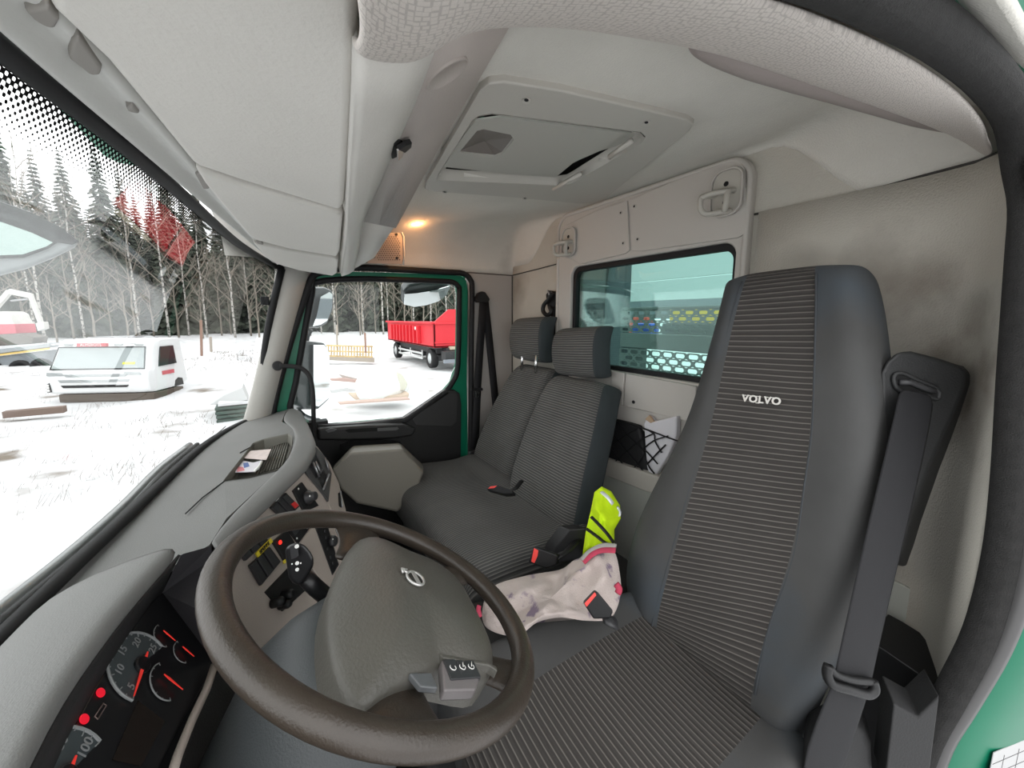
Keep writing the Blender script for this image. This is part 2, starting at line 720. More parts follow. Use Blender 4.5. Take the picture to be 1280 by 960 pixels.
# outer roof skin and body, so that daylight only comes in through the openings
OUT = mat('green_body_outer', (0.002, 0.20, 0.105), 0.35)
tag(rbox('trim_1', (1.02, -0.45, 3.02), (2.0, 1.75, 0.16), OUT, bev=0.05), 'green roof skin above the headliner', kind='structure')

# rear wall with its window opening
hole = [V(x, RW, z) for x, z in rrect(0.655, 1.408, 2.178, 2.628, 0.035)]
outer = [V(x, RW, z) for x, z in rrect(0.08, 1.99, 1.05, 2.93, 0.03)]
tag(ring('wall_rear', outer, hole, (0, -0.05, 0), WALLFELT), 'grey felt rear wall of the cab', kind='structure')
# seams in the felt
SEAM = mat('seam_dark', (0.05, 0.047, 0.043), 0.95)
seam1 = tube('trim_2', [W(943, 268, Y=RW + 0.004), W(1030, 251, Y=RW + 0.004), W(1110, 232, Y=RW + 0.006), V(0.26, RW + 0.007, 2.712), V(0.18, RW + 0.029, 2.712), V(0.13, RW + 0.085, 2.712), V(0.102, -1.11, 2.712), V(0.072, -1.01, 2.712)], 0.0035, SEAM, seg=6)
tag(seam1, 'dark seam across the rear wall behind the driver', kind='structure')
tag(tube('trim_3', [V(1.95 - 0.004, -0.93, 2.643), V(1.946, RW + 0.01, 2.643), V(1.7, RW + 0.004, 2.655), V(1.515, RW + 0.004, 2.665)], 0.003, SEAM, seg=6), 'seam around the far rear corner', kind='structure')
tag(tube('trim_4', [V(1.945, RW + 0.006, 2.64), V(1.945, RW + 0.006, 1.2)], 0.0035, SEAM, seg=6), 'vertical seam in the far rear corner', kind='structure')
# near rear corner: felt turning forward to the door opening
corner = []
for z in (1.05, 1.45, 1.7, 2.0, 2.35, 2.6, 2.708):
    xo = 0.0 if z > 1.7 else (1.7 - z) * 0.08
    corner.append([V(0.60, RW + 0.0015, z), V(0.40, RW + 0.0015, z), V(0.26, RW + 0.004, z), V(0.18, RW + 0.025, z), V(0.13, RW + 0.08, z), V(0.10, -1.11, z), V(0.068 + xo, -1.01, z)])
tag(sheet('wall_left', corner, WALLFELT, sol=0.01), 'grey felt side wall behind the driver door', kind='structure')
tag(rbox('wall_right', (1.97, -1.13, 1.87), (0.05, 0.30, 1.56), mat('pillar_plastic', (0.37, 0.345, 0.32), 0.6, bump=0.15), bev=0.004), 'grey beige pillar panel behind the passenger door', kind='structure')
tag(rbox('floor', (1.02, -0.45, 1.10), (1.95, 1.75, 0.06), mat('floor_mat', (0.018, 0.018, 0.018), 0.9, bump=0.4), bev=0.0), 'black rubber cab floor', kind='structure')
tag(rbox('trim_17', (1.965, -0.11, 1.52), (0.05, 0.24, 0.80), BLACKP, bev=0.0), 'black kick panel under the far windscreen pillar', kind='structure')
# body side under the driver door opening and outside the passenger wall
tag(rbox('trim_5', (2.02, -1.15, 2.0), (0.05, 0.36, 1.9), OUT, bev=0.01), 'green outer body behind the passenger door', kind='structure')

# ---------------------------------------------------------------- rear window
win = tag(ring('window_2', [V(x, RW + 0.004, z) for x, z in rrect(0.648, 1.416, 2.170, 2.636, 0.04)], [V(x, RW + 0.004, z) for x, z in rrect(0.668, 1.396, 2.192, 2.612, 0.035)], (0, -0.03, 0), RUBBER, bev=0.004),
          'black gasket and glass of the rear window', kind='structure')
prism('pane', [V(x, RW - 0.012, z) for x, z in rrect(0.66, 1.404, 2.184, 2.62, 0.035)], (0, -0.006, 0), REARGLASS, win, bev=0)
mod = tag(ring('trim_6', [V(x, RW + 0.022, z) for x, z in rrect(0.617, 1.514, 1.95, 2.885, 0.075, 8)], [V(x, RW + 0.022, z) for x, z in rrect(0.652, 1.412, 2.174, 2.633, 0.045, 8)], (0, -0.024, 0), MODULE, bev=0.008, seg=3),
          'moulded grey surround of the rear window', kind='structure')
tube('raised_edge', [V(x, RW + 0.022, z) for x, z in rrect(0.626, 1.505, 1.96, 2.876, 0.07, 8)], 0.009, MODULE, mod, seg=8, closed=True)
GY = RW + 0.030
cr = prism('cover_panel', WL([(786, 250), (840, 227), (905, 203), (924, 199), (931, 212), (934, 290), (922, 297), (800, 314), (789, 313)], Y=GY), (0, -0.012, 0), MODULE, mod, bev=0.003)
cl = prism('cover_panel', WL([(708, 281), (745, 263), (783.5, 250.5), (786.5, 313), (781, 317), (726, 330), (708, 322)], Y=GY), (0, -0.012, 0), MODULE, mod, bev=0.003)
for par, pts in ((cl, [(776, 266), (779, 304)]), (cr, [(793, 258), (797, 299)])):
    for a, b in pts:
        c = W(a, b, Y=GY)
        lathe('screw_collar', c, (0, 1, 0), [(0.0075, 0), (0.0075, 0.002), (0.005, 0.003), (0.0048, 0.0005)], MODULE, par, seg=14)
        disc('screw', c + V(0, 0.0006, 0), (0, 1, 0), 0.0046, 0.0012, RUBBER, par, seg=6)
# covers under the window
c1 = prism('cover_panel', WL([(764, 463), (780.5, 466.5), (777.5, 507), (764, 504)], Y=RW + 0.034), (0, -0.015, 0), MODULE, mod, bev=0.003)
c2 = prism('cover_panel', WL([(782, 467), (870, 483), (868, 529), (779.5, 507.5)], Y=RW + 0.034), (0, -0.015, 0), MODULE, mod, bev=0.003)
disc('screw', W(768.5, 496, Y=RW + 0.034), (0, 1, 0), 0.007, 0.003, RUBBER, c1)
disc('screw', W(792, 502.5, Y=RW + 0.034), (0, 1, 0), 0.007, 0.003, RUBBER, c2)


def coat_hook(quad, label, k):
    """quad = plate corners upper left, upper right, lower right, lower left"""
    y = GY + 0.004
    q = WL(quad, Y=y)
    cen = sum(q, V(0, 0, 0)) / 4
    w = abs(q[0].x - q[1].x)
    hgt = (q[0].z + q[1].z - q[2].z - q[3].z) / 2
    o = thing('coat_hook', cen, label, 'coat hook')
    HK = mat('hook_plastic', (0.44, 0.42, 0.375), 0.45)
    x0, x1, z0, z1 = cen.x - w / 2, cen.x + w / 2, cen.z - hgt / 2, cen.z + hgt / 2
    ring('rim', [V(x, y, z) for x, z in rrect(x0 - 0.006, x1 + 0.006, z0 - 0.006, z1 + 0.006, w * 0.42)], [V(x, y, z) for x, z in rrect(x0, x1, z0, z1, w * 0.38)], (0, 0.012, 0), MODULE, o, bev=0.003)
    prism('plate', [V(x, y - 0.002, z) for x, z in rrect(x0, x1, z0, z1, w * 0.38)], (0, 0.008, 0), HK, o, bev=0.002)
    # the hook: an upright loop standing off the lower half of the plate
    p = [V(x1 - w * 0.12, y, cen.z - hgt * 0.02), V(x1 + w * 0.02, y + 0.03, cen.z - hgt * 0.02), V(x1 + w * 0.08, y + 0.052, cen.z - hgt * 0.08), V(x1 + w * 0.06, y + 0.055, cen.z - hgt * 0.34),
         V(x1 - w * 0.1, y + 0.045, cen.z - hgt * 0.47), V(x1 - w * 0.5, y + 0.03, cen.z - hgt * 0.47), V(cen.x - w * 0.2, y + 0.005, cen.z - hgt * 0.44)]
    tube('hook', p, 0.0085 * k, HK, o, smooth_n=5, seg=10)
    p2 = [V(cen.x - w * 0.28, y, cen.z - hgt * 0.0), V(cen.x - w * 0.22, y + 0.03, cen.z - hgt * 0.04), V(cen.x - w * 0.24, y + 0.04, cen.z - hgt * 0.3), V(cen.x - w * 0.15, y + 0.03, cen.z - hgt * 0.46)]
    tube('hook', p2, 0.0085 * k, HK, o, smooth_n=5, seg=10)
    tube('hook', [p[2], p[2].lerp(p2[1], 0.5) + V(0, 0.006, 0.003), p2[1]], 0.0085 * k, HK, o, smooth_n=5, seg=10)
    for f in (0.2, -0.22):
        disc('hole', V(cen.x + w * 0.02, y + 0.006, cen.z + hgt * f), (0, 1, 0), 0.0075 * k, 0.0015, DARK_HOLE, o)


coat_hook([(891, 218), (927, 210), (927, 264), (893, 272)], 'larger looking coat hook above the driver end of the rear window', 1.0)
coat_hook([(704, 288), (719, 284), (720, 318), (705, 321)], 'small looking coat hook above the passenger end of the rear window', 1.0)

# lower rear wall: lip under the net and panel below
tag(prism('trim_7', WL([(745, 569), (800, 588), (860, 610), (860, 633), (800, 612), (745, 590)], Y=RW + 0.07), (0, -0.068, 0), mat('lower_trim', (0.46, 0.435, 0.385), 0.7, bump=0.2), bev=0.006), 'grey ledge under the luggage net', kind='structure')
tag(rbox('trim_8', (1.05, RW + 0.02, 1.50), (1.75, 0.04, 0.54), mat('lower_wall', (0.44, 0.45, 0.405), 0.8, bump=0.2), bev=0.004), 'grey green lower panel of the rear wall', kind='structure')

# ---------------------------------------------------------------- sunroof hatch
HATCH = mat('hatch_plastic', (0.46, 0.44, 0.40), 0.5, bump=0.15)
HATCH_IN = mat('hatch_lid', (0.44, 0.43, 0.39), 0.5, bump=0.15)
ho = [(531, 237), (533, 228), (600, 113), (611, 105), (630, 103), (700, 114), (858, 150), (867, 156), (862, 164), (760, 246), (745, 253), (728, 255), (640, 247), (545, 240)]
hi = HI
hatch = thing('roof_hatch', hp(690, 180), 'grey square sunroof hatch framed in the headliner', 'roof hatch')
ring('frame', [hp(*p) for p in ho], [hp(*p) for p in hi], V(0, 0, 0.02), HATCH, hatch, bev=0.004)
cen_i = sum((hp(*p) for p in hi), V(0, 0, 0)) / len(hi)
inner = []
for k in range(4):
    zz = (0, 0.010, 0.022, 0.024)[k]
    s_ = (1, 0.985, 0.95, 0.90)[k]
    inner.append([(hp(*p) - cen_i) * s_ + cen_i + V(0, 0, zz) for p in hi])
gv = [p for r_ in inner for p in r_]
nn = len(hi)
gf = [(i * nn + j, i * nn + (j + 1) % nn, (i + 1) * nn + (j + 1) % nn, (i + 1) * nn + j) for i in range(3) for j in range(nn)]
obj('rebate', gv, gf, HATCH, hatch, smooth=True)
lid_px = [(550, 206), (594, 148), (625, 144), (797, 166), (772, 180), (749, 187), (724, 198), (716, 202), (692, 222), (678, 222), (610, 213)]
# the finger recess of the lid: a dark hollow with a pyramid floor
rec = [hp(*p, 0.026) for p in [(573, 189), (596, 161), (604, 159), (638, 166), (642, 172), (628, 190), (618, 194)]]
lv, lf = fill_hole([hp(*p, 0.026) for p in lid_px], rec)
obj('lid', lv, lf, HATCH_IN, hatch, sol=0.004)
apex = hp(606, 176, 0.046)
rw_ = [(rec[i], rec[(i + 1) % len(rec)]) for i in range(len(rec))]
gv, gf = fill_hole([(hp(*p, 0.05) - hp(690, 190, 0.05)) * 1.12 + hp(690, 190, 0.05) for p in HI], [p + V(0, 0, 0.024) for p in rec])
obj('lid_gap_shade', gv, gf, DARK_HOLE, hatch, sol=0.003)  # black sheet stands in for the shadow round the lid
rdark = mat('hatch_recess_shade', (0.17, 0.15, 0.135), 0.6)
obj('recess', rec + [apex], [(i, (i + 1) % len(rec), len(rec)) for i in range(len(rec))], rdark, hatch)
tube('recess_rim', rec, 0.002, HATCH_IN, hatch, seg=6, closed=True)
tube('score_line', [hp(674, 204, 0.027), hp(690, 196, 0.027), hp(704, 187, 0.027), hp(714, 175, 0.027)], 0.0012, WHITE_PRINT, hatch, seg=6)
prism('latch_slot', [hp(*p, 0.026) for p in [(717, 196), (726, 197), (733, 194), (748, 186), (766, 180), (758, 180), (740, 184)]], V(0, 0, 0.01), DARK_HOLE, hatch, bev=0)
for pts in ([(762, 196), (789, 176)], [(692, 236), (726, 217)]):
    a, b = hp(*pts[0], -0.001), hp(*pts[1], -0.001)
    tube('rib', [a, b], 0.007, HATCH, hatch, seg=8)
for a, b in ((658, 125), (808, 153), (556, 240), (656, 248)):
    disc('screw', hp(a, b, -0.001), (0, 0.1, -1), 0.008, 0.003, HATCH, hatch)
    disc('screw', hp(a, b, -0.0035), (0, 0.1, -1), 0.004, 0.001, RUBBER, hatch)

# ---------------------------------------------------------------- driver side cantrail (close to the eye) and its seals
inner_rail = [W(448, 40, Z=2.642), W(455, 58, Z=2.646), W(500, 64, Z=2.665), W(522, 57, Z=2.672), W(560, 18, Z=2.712), W(640, 11, Z=2.735), W(700, 14, Z=2.742), W(780, 27, Z=2.752), W(870, 45, Z=2.758), W(950, 70, Z=2.765), W(1040, 105, Z=2.768), W(1130, 137, Z=2.768), W(1214, 168, Z=2.768), W(1240, 190, Z=2.74)]
seal_px = [(985, -6), (1040, 16), (1100, 44), (1160, 78), (1210, 118), (1240, 160), (1262, 215), (1270, 262)]
seal = [W(a, b, T=None, X=x) for (a, b), x in zip(seal_px, (0.175, 0.172, 0.168, 0.160, 0.148, 0.135, 0.115, 0.100))]
pre = [W(a, b, X=0.176) for a, b in [(430, -110), (470, -112), (520, -110), (570, -105), (640, -95), (720, -80), (800, -62), (890, -36)]]
outer_rail = pre + seal[:6]
rows = []
for a, b in zip(inner_rail, outer_rail):
    mid = a.lerp(b, 0.5) + V(-0.01, 0, -0.018)
    rows.append([a + V(0.012, 0, 0.035), a + V(0.010, 0, 0.008), a, a.lerp(b, 0.25) + V(0, 0, -0.014), mid, a.lerp(b, 0.8) + V(0, 0, -0.010), b])
tag(sheet('trim_9', rows, CANTFABRIC, sol=-0.01, sub=2), 'woven pale trim along the roof rail above the driver door', kind='structure')
# grab handle moulded along the rail
gh = [(868, 50), (885, 62), (940, 78), (1000, 92), (1080, 116), (1150, 140), (1190, 154), (1206, 158)]
hand = [W(a, b, Z=z) for (a, b), z in zip(gh, (2.770, 2.764, 2.760, 2.760, 2.760, 2.762, 2.766, 2.772))]
rad = [0.010, 0.014, 0.020, 0.024, 0.024, 0.022, 0.016, 0.010]
hp2 = catmull(hand, 4)
rr2 = [rad[min(i // 4, 7)] * (1 - (i % 4) / 4) + rad[min(i // 4 + 1, 7)] * ((i % 4) / 4) for i in range(len(hp2))]
gv, gf = tube_geo(hp2, rr2, 12)
tag(obj('grab_rail', gv, gf, mat('handle_mauve', (0.27, 0.235, 0.22), 0.6, bump=0.2), smooth=True), 'long mauve grey grab rail along the roof edge above driver door', 'grab rail')
# seal round the driver door opening: inner velour seal, outer rubber lip, green body beyond
low_px = [(1266, 330), (1256, 470), (1248, 600), (1236, 700), (1212, 790), (1178, 860), (1150, 915), (1130, 975), (1110, 1040)]
low = [W(a, b, Y=-1.0) for a, b in low_px]
path = pre + seal + low
s1 = tube('trim_10', [p + V(-0.022, 0, 0.006) * (1 if i < 14 else 0.6) for i, p in enumerate(path)], 0.023, VELOUR, seg=12, smooth_n=4)
tag(s1, 'black velour seal round the driver door opening', kind='structure')
off_px = [(1075, -22), (1140, 8), (1200, 42), (1250, 84), (1282, 125), (1300, 200), (1306, 300), (1304, 420), (1298, 560), (1290, 660), (1278, 735), (1250, 810), (1210, 880), (1180, 930), (1160, 990)]
offx = (0.152, 0.148, 0.142, 0.132, 0.12, 0.095, 0.085, 0.078, 0.073, 0.070, 0.066, 0.062, 0.060, 0.060, 0.060)
s2p = [p + V(-0.035, 0, 0.012) for p in pre[:7]] + [W(a, b, X=x) for (a, b), x in zip(off_px[:5], offx)] + [W(a, b, Y=-1.0) for a, b in off_px[5:]]
tag(tube('trim_11', s2p, 0.013, mat('grey_rubber_lip', (0.07, 0.068, 0.068), 0.4), seg=10, smooth_n=4), 'grey rubber lip outside the velour seal', kind='structure')
# green body surface outside the lip
gb = []
for i, p in enumerate(s2p[2:]):
    k = len(s2p) - 2
    d = V(-0.02, -0.0, 0.01)
    if i < 9:
        es = [V(-0.005, 0, 0.015), V(-0.02, 0, 0.06), V(-0.04, 0, 0.16), V(-0.05, 0, 0.30)]
    elif i < 12:
        es = [V(-0.004, -0.015, 0.006), V(-0.015, -0.06, 0.02), V(-0.03, -0.16, 0.04), V(-0.04, -0.5, 0.05)]
    else:
        es = [V(-0.020, -0.015, 0), V(-0.045, -0.05, 0), V(-0.078, -0.14, 0), V(-0.13, -0.34, 0)]
    gb.append([p + d * 0.3] + [p + d * 0.3 + e for e in es])
body = sheet('trim_12', gb, GREEN, sol=-0.004, sub=2)
tag(body, 'bright green body edge round the driver door opening', kind='structure')

# ---------------------------------------------------------------- windscreen
bot = [V(1.935, 0.03, 1.965), V(1.88, 0.10, 1.965), V(1.6, 0.20, 1.965), V(1.08, 0.285, 1.965), V(0.775, 0.33, 1.965), V(0.45, 0.355, 1.965), V(0.12, 0.33, 1.965), V(-0.05, 0.26, 1.965)]
top = [V(1.90, -0.09, 2.60), V(1.83, -0.04, 2.615), V(1.44, 0.045, 2.62), V(0.95, 0.105, 2.62), V(0.72, 0.135, 2.62), V(0.45, 0.175, 2.62), V(0.16, 0.17, 2.62), V(0.0, 0.12, 2.62)]
botc, topc = catmull(bot, 5), catmull(top, 5)
G = [[b.lerp(t, k / 8) + V(0, 0.02 * math.sin(math.pi * k / 8), 0) for b, t in zip(botc, topc)] for k in range(9)]
wsc = tag(sheet('window_1', G, WINDSCREEN), 'large windscreen across the front of the cab', kind='structure')
tube('lower_gasket', [p + V(0, 0.0, 0.002) for p in botc], 0.012, RUBBER, wsc, seg=10)
tube('upper_gasket', [p + V(0, -0.004, 0.0) for p in topc], 0.011, RUBBER, wsc, seg=10)
tube('side_gasket', [topc[0].lerp(botc[0], k / 10) + V(-0.01, 0.02 * math.sin(math.pi * k / 10), 0) for k in range(11)], 0.014, RUBBER, wsc, seg=8)

bk = [p + V(0, -0.02, -0.02) for p in botc]
tag(sheet('wall_front', [bk, [p + V(0, 0, -0.85) for p in bk]], BLACKP, sol=0.01), 'black bulkhead below the windscreen', kind='structure')
# dotted black band printed on the glass along the header
fm_ = bpy.data.materials.new('printed_dot_band')
fm_.use_nodes = True
N, L = fm_.node_tree.nodes, fm_.node_tree.links
N.clear()
o_ = N.new('ShaderNodeOutputMaterial')
mx_ = N.new('ShaderNodeMixShader')
tr_ = N.new('ShaderNodeBsdfTransparent')
di_ = N.new('ShaderNodeBsdfDiffuse')
di_.inputs[0].default_value = (0.012, 0.012, 0.012, 1)
tc_ = N.new('ShaderNodeTexCoord')
sp_ = N.new('ShaderNodeSeparateXYZ')
L.new(tc_.outputs['UV'], sp_.inputs[0])


def mth(op, a, b=None):
    n = N.new('ShaderNodeMath')
    n.operation = op
    for i, q in enumerate((a, b)):
        if q is None:
            continue
        if isinstance(q, (int, float)):
            n.inputs[i].default_value = q
        else:
            L.new(q, n.inputs[i])
    return n.outputs[0]


K = 2 * math.pi / 0.0085
su = mth('SINE', mth('MULTIPLY', sp_.outputs['X'], K))
sv = mth('SINE', mth('MULTIPLY', sp_.outputs['Y'], K))
L.new(mth('GREATER_THAN', mth('ADD', mth('MULTIPLY', su, sv), mth('MULTIPLY', mth('SUBTRACT', 0.030, sp_.outputs['Y']), 26.0)), 0.25), mx_.inputs[0])
L.new(tr_.outputs[0], mx_.inputs[1])
L.new(di_.outputs[0], mx_.inputs[2])
L.new(mx_.outputs[0], o_.inputs[0])
band = []
for k in range(5):
    f = 1 - 0.004 - k * 0.026
    band.append([b.lerp(t, f) + V(0, 0.02 * math.sin(math.pi * f) - 0.003, 0) for b, t in zip(botc, topc)])
sheet('printed_dot_band', band, fm_, wsc)
sensor = rbox('clip', W(331, 376, X=1.90), (0.02, 0.03, 0.035), RUBBER, wsc, bev=0.004)

# far windscreen pillar
PIL = mat('pillar_grey', (0.40, 0.385, 0.355), 0.55, bump=0.15)
lp = [(343, 322), (345, 345), (337, 385), (326, 440), (314, 490), (303, 528), (292, 570)]
rp = [(392, 330), (387, 348), (377, 385), (362, 440), (352, 480), (344, 512), (335, 560)]
rows = []
for a, b in zip(lp, rp):
    p, q = W(*a, X=1.905), W(*b, X=1.945)
    m1 = p.lerp(q, 0.35) + V(-0.03, 0, 0)
    m2 = p.lerp(q, 0.75) + V(-0.035, 0, 0)
    rows.append([p + V(0.02, 0.0, 0), p, m1, m2, q, q + V(0.03, 0, 0)])
tag(sheet('trim_13', rows, PIL, sub=2), 'smooth grey windscreen pillar on the passenger side', kind='structure')
rp2 = [W(a, b, X=1.94) for a, b in rp]

# ---------------------------------------------------------------- header rail and overhead lockers
def fz(px, py, dz=0.0):
    n = V(0.04, 0, 1).normalized()
    return W(px, py, n=n, p=V(0, 0, 2.645 + dz))


hA = [(-60, -5), (0, 46), (50, 90), (100, 131), (150, 172), (200, 213), (250, 254), (300, 293), (340, 327)]
hB = [(-10, -60), (48, -4), (98, 40), (132, 80), (185, 140), (240, 203), (280, 253), (318, 300), (348, 333)]
rows = []
for a, b in zip(hA, hB):
    p, q = W(*a, Z=2.615), fz(*b, 0.004)
    rows.append([p + V(0, 0.004, 0.03), p, p.lerp(q, 0.22) + V(0, 0, -0.004), p.lerp(q, 0.5) + V(0, 0, 0.016), p.lerp(q, 0.75) + V(0, 0, 0.004), q, q + V(0, -0.01, 0.04)])
tag(sheet('trim_14', rows, mat('header_rail', (0.54, 0.54, 0.515), 0.55, bump=0.15), sub=2), 'pale grooved header rail above the windscreen', kind='structure')
# locker fronts
lock = thing('overhead_locker', fz(330, 150), 'pale grey overhead locker with three flaps above the windscreen', 'locker')


def flap(name, px, dz, th=0.035, bev=0.010):
    return prism(name, [fz(a, b, dz) for a, b in px], V(0, -0.005, th), FLAP, lock, bev=bev, seg=3)


big = flap('flap', [(52, -45), (60, 12), (78, 28), (132, 78), (185, 140), (238, 203), (246, 208), (300, 226), (425, 264), (429, 258), (437, 160), (446, 20), (449, -60)], 0)
mid_ = flap('flap', [(243, 211), (254, 229), (282, 262), (308, 292), (318, 300), (360, 311), (421, 321), (424, 316), (428, 271), (423, 267), (300, 232)], 0.0, bev=0.007)
end_ = flap('flap', [(316, 304), (332, 322), (345, 330), (372, 338), (416, 345), (421, 342), (423, 326), (420, 323), (360, 314)], 0.0, bev=0.006)
NOTCH = mat('notch_shade', (0.25, 0.235, 0.215), 0.6)  # darker grey puts the shadow inside the cut-outs into the colour
for nm, pts in (('finger_notch', [(30, 14), (60, 8), (76, 26), (70, 37), (60, 37), (44, 28)]), ('finger_notch', [(90, 52), (98, 46), (128, 86), (126, 95), (114, 96), (86, 74)]), ('finger_notch', [(158, 136), (166, 132), (176, 144), (160, 141)]),
                ('hinge', [(244, 219), (252, 217), (263, 228), (262, 237), (254, 237)]), ('hinge', [(320, 303), (327, 303), (333, 311), (326, 312)]), ('hinge', [(336, 322), (342, 321), (347, 328), (341, 329)])):
    prism(nm, [fz(a, b, 0.002) for a, b in pts], V(0, 0, 0.02), NOTCH, lock, bev=0.003)
prism('back', [fz(a, b, 0.045) for a, b in [(-40, -60), (60, 20), (240, 210), (345, 333), (416, 343), (437, 160), (456, -60)]], V(0, -0.05, 0.03), BLACKP, lock, bev=0)

# console: loft along the cab with the lip, the radio panel and the ceiling edge
def csec(x):
    y = -0.074 - 0.137 * (x - 0.31)
    z = 2.645 - 0.04 * x
    return y, z


LB = [(451, 55), (446, 120), (440, 200), (435, 285), (428, 343)]        # lower lip, next to the flaps
LR = [(545, 40), (518, 118), (490, 187), (453, 274), (441, 337)]          # crease between lip and panel
UR = [(640, 15), (597, 92), (548, 178), (493, 283), (468, 322)]           # ceiling edge
lb = [fz(a, b, 0.0) for a, b in LB]
rows_l, rows_p = [], []
for k, (a, b, c) in enumerate(zip(LB, LR, UR)):
    p = lb[k]
    q = W(*b, Y=p.y - (0.085, 0.095, 0.10, 0.075, 0.02)[k])
    r = W(*c, Z=2.765) if k < 3 else W(*c, Y=p.y - (0.15, 0.12)[k - 3])
    rows_l.append([p + V(0, 0.012, 0.04), p, p.lerp(q, 0.12) + V(0, 0.004, -0.006), p.lerp(q, 0.5) + V(0, 0.0, -0.004), q])
    rows_p.append([q, q.lerp(r, 0.5), r, r + V(0.0, -0.005, 0.04)])
con = thing('overhead_console', rows_p[2][0], 'mauve grey console panel hanging beside the overhead lockers', 'console')
sheet('lip', rows_l, FLAP, con, sol=0.006)
sheet('panel', rows_p[:4], CONSOLE, con, sol=0.006)
sheet('end_cap', [rows_p[3], rows_p[4], [p + V(0.06, 0.01, 0.02) for p in rows_p[4]]], FLAP, con, sol=0.006)


def onp(px, py, off=0.0):
    """on the console panel between stations 0 and 3"""
    a, b, c = rows_p[0][0], rows_p[2][0], rows_p[1][2]
    n = (b - a).cross(c - a).normalized()
    if n.z > 0:
        n = -n
    return W(px, py, n=n, p=a + n * off), n


cpt, cn = onp(558, 92, 0.006)
lathe('round_cover', cpt, cn, [(0.032, -0.004), (0.032, 0.002), (0.029, 0.003), (0.028, 0.0015)], CONSOLE, con, seg=28)
for pts, nm, mm, o_, th in (([(484, 180), (497, 172), (505, 176), (500, 190), (490, 200)], 'torn_slot', DARK_HOLE, 0.005, 0.004), ([(470, 205), (478, 198), (488, 192), (484, 212), (474, 228), (468, 230)], 'foil', GREY_METAL, 0.004, 0.004),
                            ([(495, 182), (504, 176), (512, 173), (511, 179), (503, 186)], 'latch', BLACKP, 0.012, 0.008), ([(495, 186), (504, 181), (502, 194), (496, 199)], 'latch_plate', CHROME, 0.016, 0.004)):
    q = [onp(a, b, o_)[0] for a, b in pts]
    prism(nm, q, cn * th, mm, con, bev=0.001)

# printed inspection sheet stuck on the green body by the door sill
lipp = min(s2p, key=lambda p: abs(p.z - 1.60) + (0 if p.y < -0.9 else 9))
sa, sb_ = V(lipp.x - 0.046, -1.048, 0), V(lipp.x - 0.094, -1.19, 0)
sn = V(-0.95, 0.32, 0).normalized()


def st_(f, z):
    q = sa.lerp(sb_, f) + sn * 0.006
    return V(q.x, q.y, z)


lab = prism('sticker', [st_(0, 1.625), st_(1, 1.625), st_(1, 1.46), st_(0, 1.46)], sn * 0.001, mat('label_paper', (0.40, 0.40, 0.40), 0.6), bev=0)
tag(lab, 'white printed table sticker on the green body by the door sill', 'sticker')
for z in (1.60, 1.575, 1.55, 1.52):
    tube('printed_line', [st_(0.02, z) + sn * 0.001, st_(0.98, z) + sn * 0.001], 0.0006, DASHLIP, lab, seg=4)
for f in (0.22, 0.5, 0.75):
    tube('printed_line', [st_(f, 1.61) + sn * 0.001, st_(f, 1.47) + sn * 0.001], 0.0006, DASHLIP, lab, seg=4)
# ================================================================== PASSENGER DOOR
DOORIN = mat('door_black_plastic', (0.013, 0.013, 0.013), 0.5, bump=0.15, bscale=300)
door = thing('door_1', (PX_, -0.5, 1.2), kind='structure')
door['label'] = 'green passenger door with large window'
o_px = [(396, 345), (440, 339.5), (500, 341), (560, 343), (577, 345), (583, 351), (585, 364), (584, 450), (583, 560), (582, 660), (470, 680), (335, 620), (346, 512), (352, 480), (366, 430), (384, 370)]
i_px = [(395, 353), (440, 348.5), (500, 349.5), (556, 351.5), (567, 353), (573, 358), (574.5, 368), (573, 455), (566, 478), (552, 494), (512, 523), (398, 533), (364, 518), (370, 478), (380, 420), (390, 366)]
ring('frame', WL(o_px, X=PX_ - 0.0), WL(i_px, X=PX_ - 0.0), (0.05, 0, 0), GREEN, door, bev=0.006)
# black seals
body_px = [(384, 362), (391, 346), (402, 340), (440, 334.5), (500, 337), (560, 340.5), (579, 342), (588, 350), (590, 366), (589, 450), (588, 560), (587, 640)]
seal_o = tube('outer_seal', [p for p in WL([(338, 530), (346, 490), (362, 430), (378, 380)] + body_px, X=PX_ - 0.012)], 0.015, RUBBER, door, seg=10, smooth_n=3)
tube('inner_seal', WL([(p[0] - 0.5, p[1]) for p in i_px], X=PX_ + 0.006), 0.015, RUBBER, door, seg=8, closed=True, smooth_n=3)
gl = [(395, 355), (440, 350), (556, 353), (571, 362), (571, 455), (550, 492), (508, 521), (398, 531), (366, 517), (378, 430), (390, 368)]
prism('glass', WL(gl, X=PX_ + 0.03), (0.005, 0, 0), DOORGLASS, door, bev=0)
# lower door trim
low = [(340, 536), (362, 526), (398, 533), (452, 530), (505, 524), (520, 514), (556, 489), (568, 487), (575, 492), (577, 505), (576, 600), (576, 690), (470, 710), (340, 660)]
pan = prism('trim_panel', WL(low, X=PX_ - 0.012), (0.05, 0, 0), DOORIN, door, bev=0.006)
prism('arm_hollow', WL([(528, 514), (560, 491), (570, 490), (572.5, 497), (571, 527), (565, 533), (520, 532), (515, 524)], X=PX_ - 0.016), (0.008, 0, 0), mat('door_hollow', (0.03, 0.03, 0.03), 0.45), pan, bev=0.003)
arm = prism('armrest', WL([(397, 536), (460, 532), (505, 531), (521, 536), (516, 545), (490, 549), (440, 551), (398, 551)], X=PX_ - 0.065), (0.06, 0, 0.0), DOORIN, pan, bev=0.012)
tube('sill_strip', WL([(398, 531.5), (450, 528.5), (505, 522.5), (524, 510), (557, 487)], X=PX_ - 0.014), 0.0045, GREY_METAL, door, seg=8)
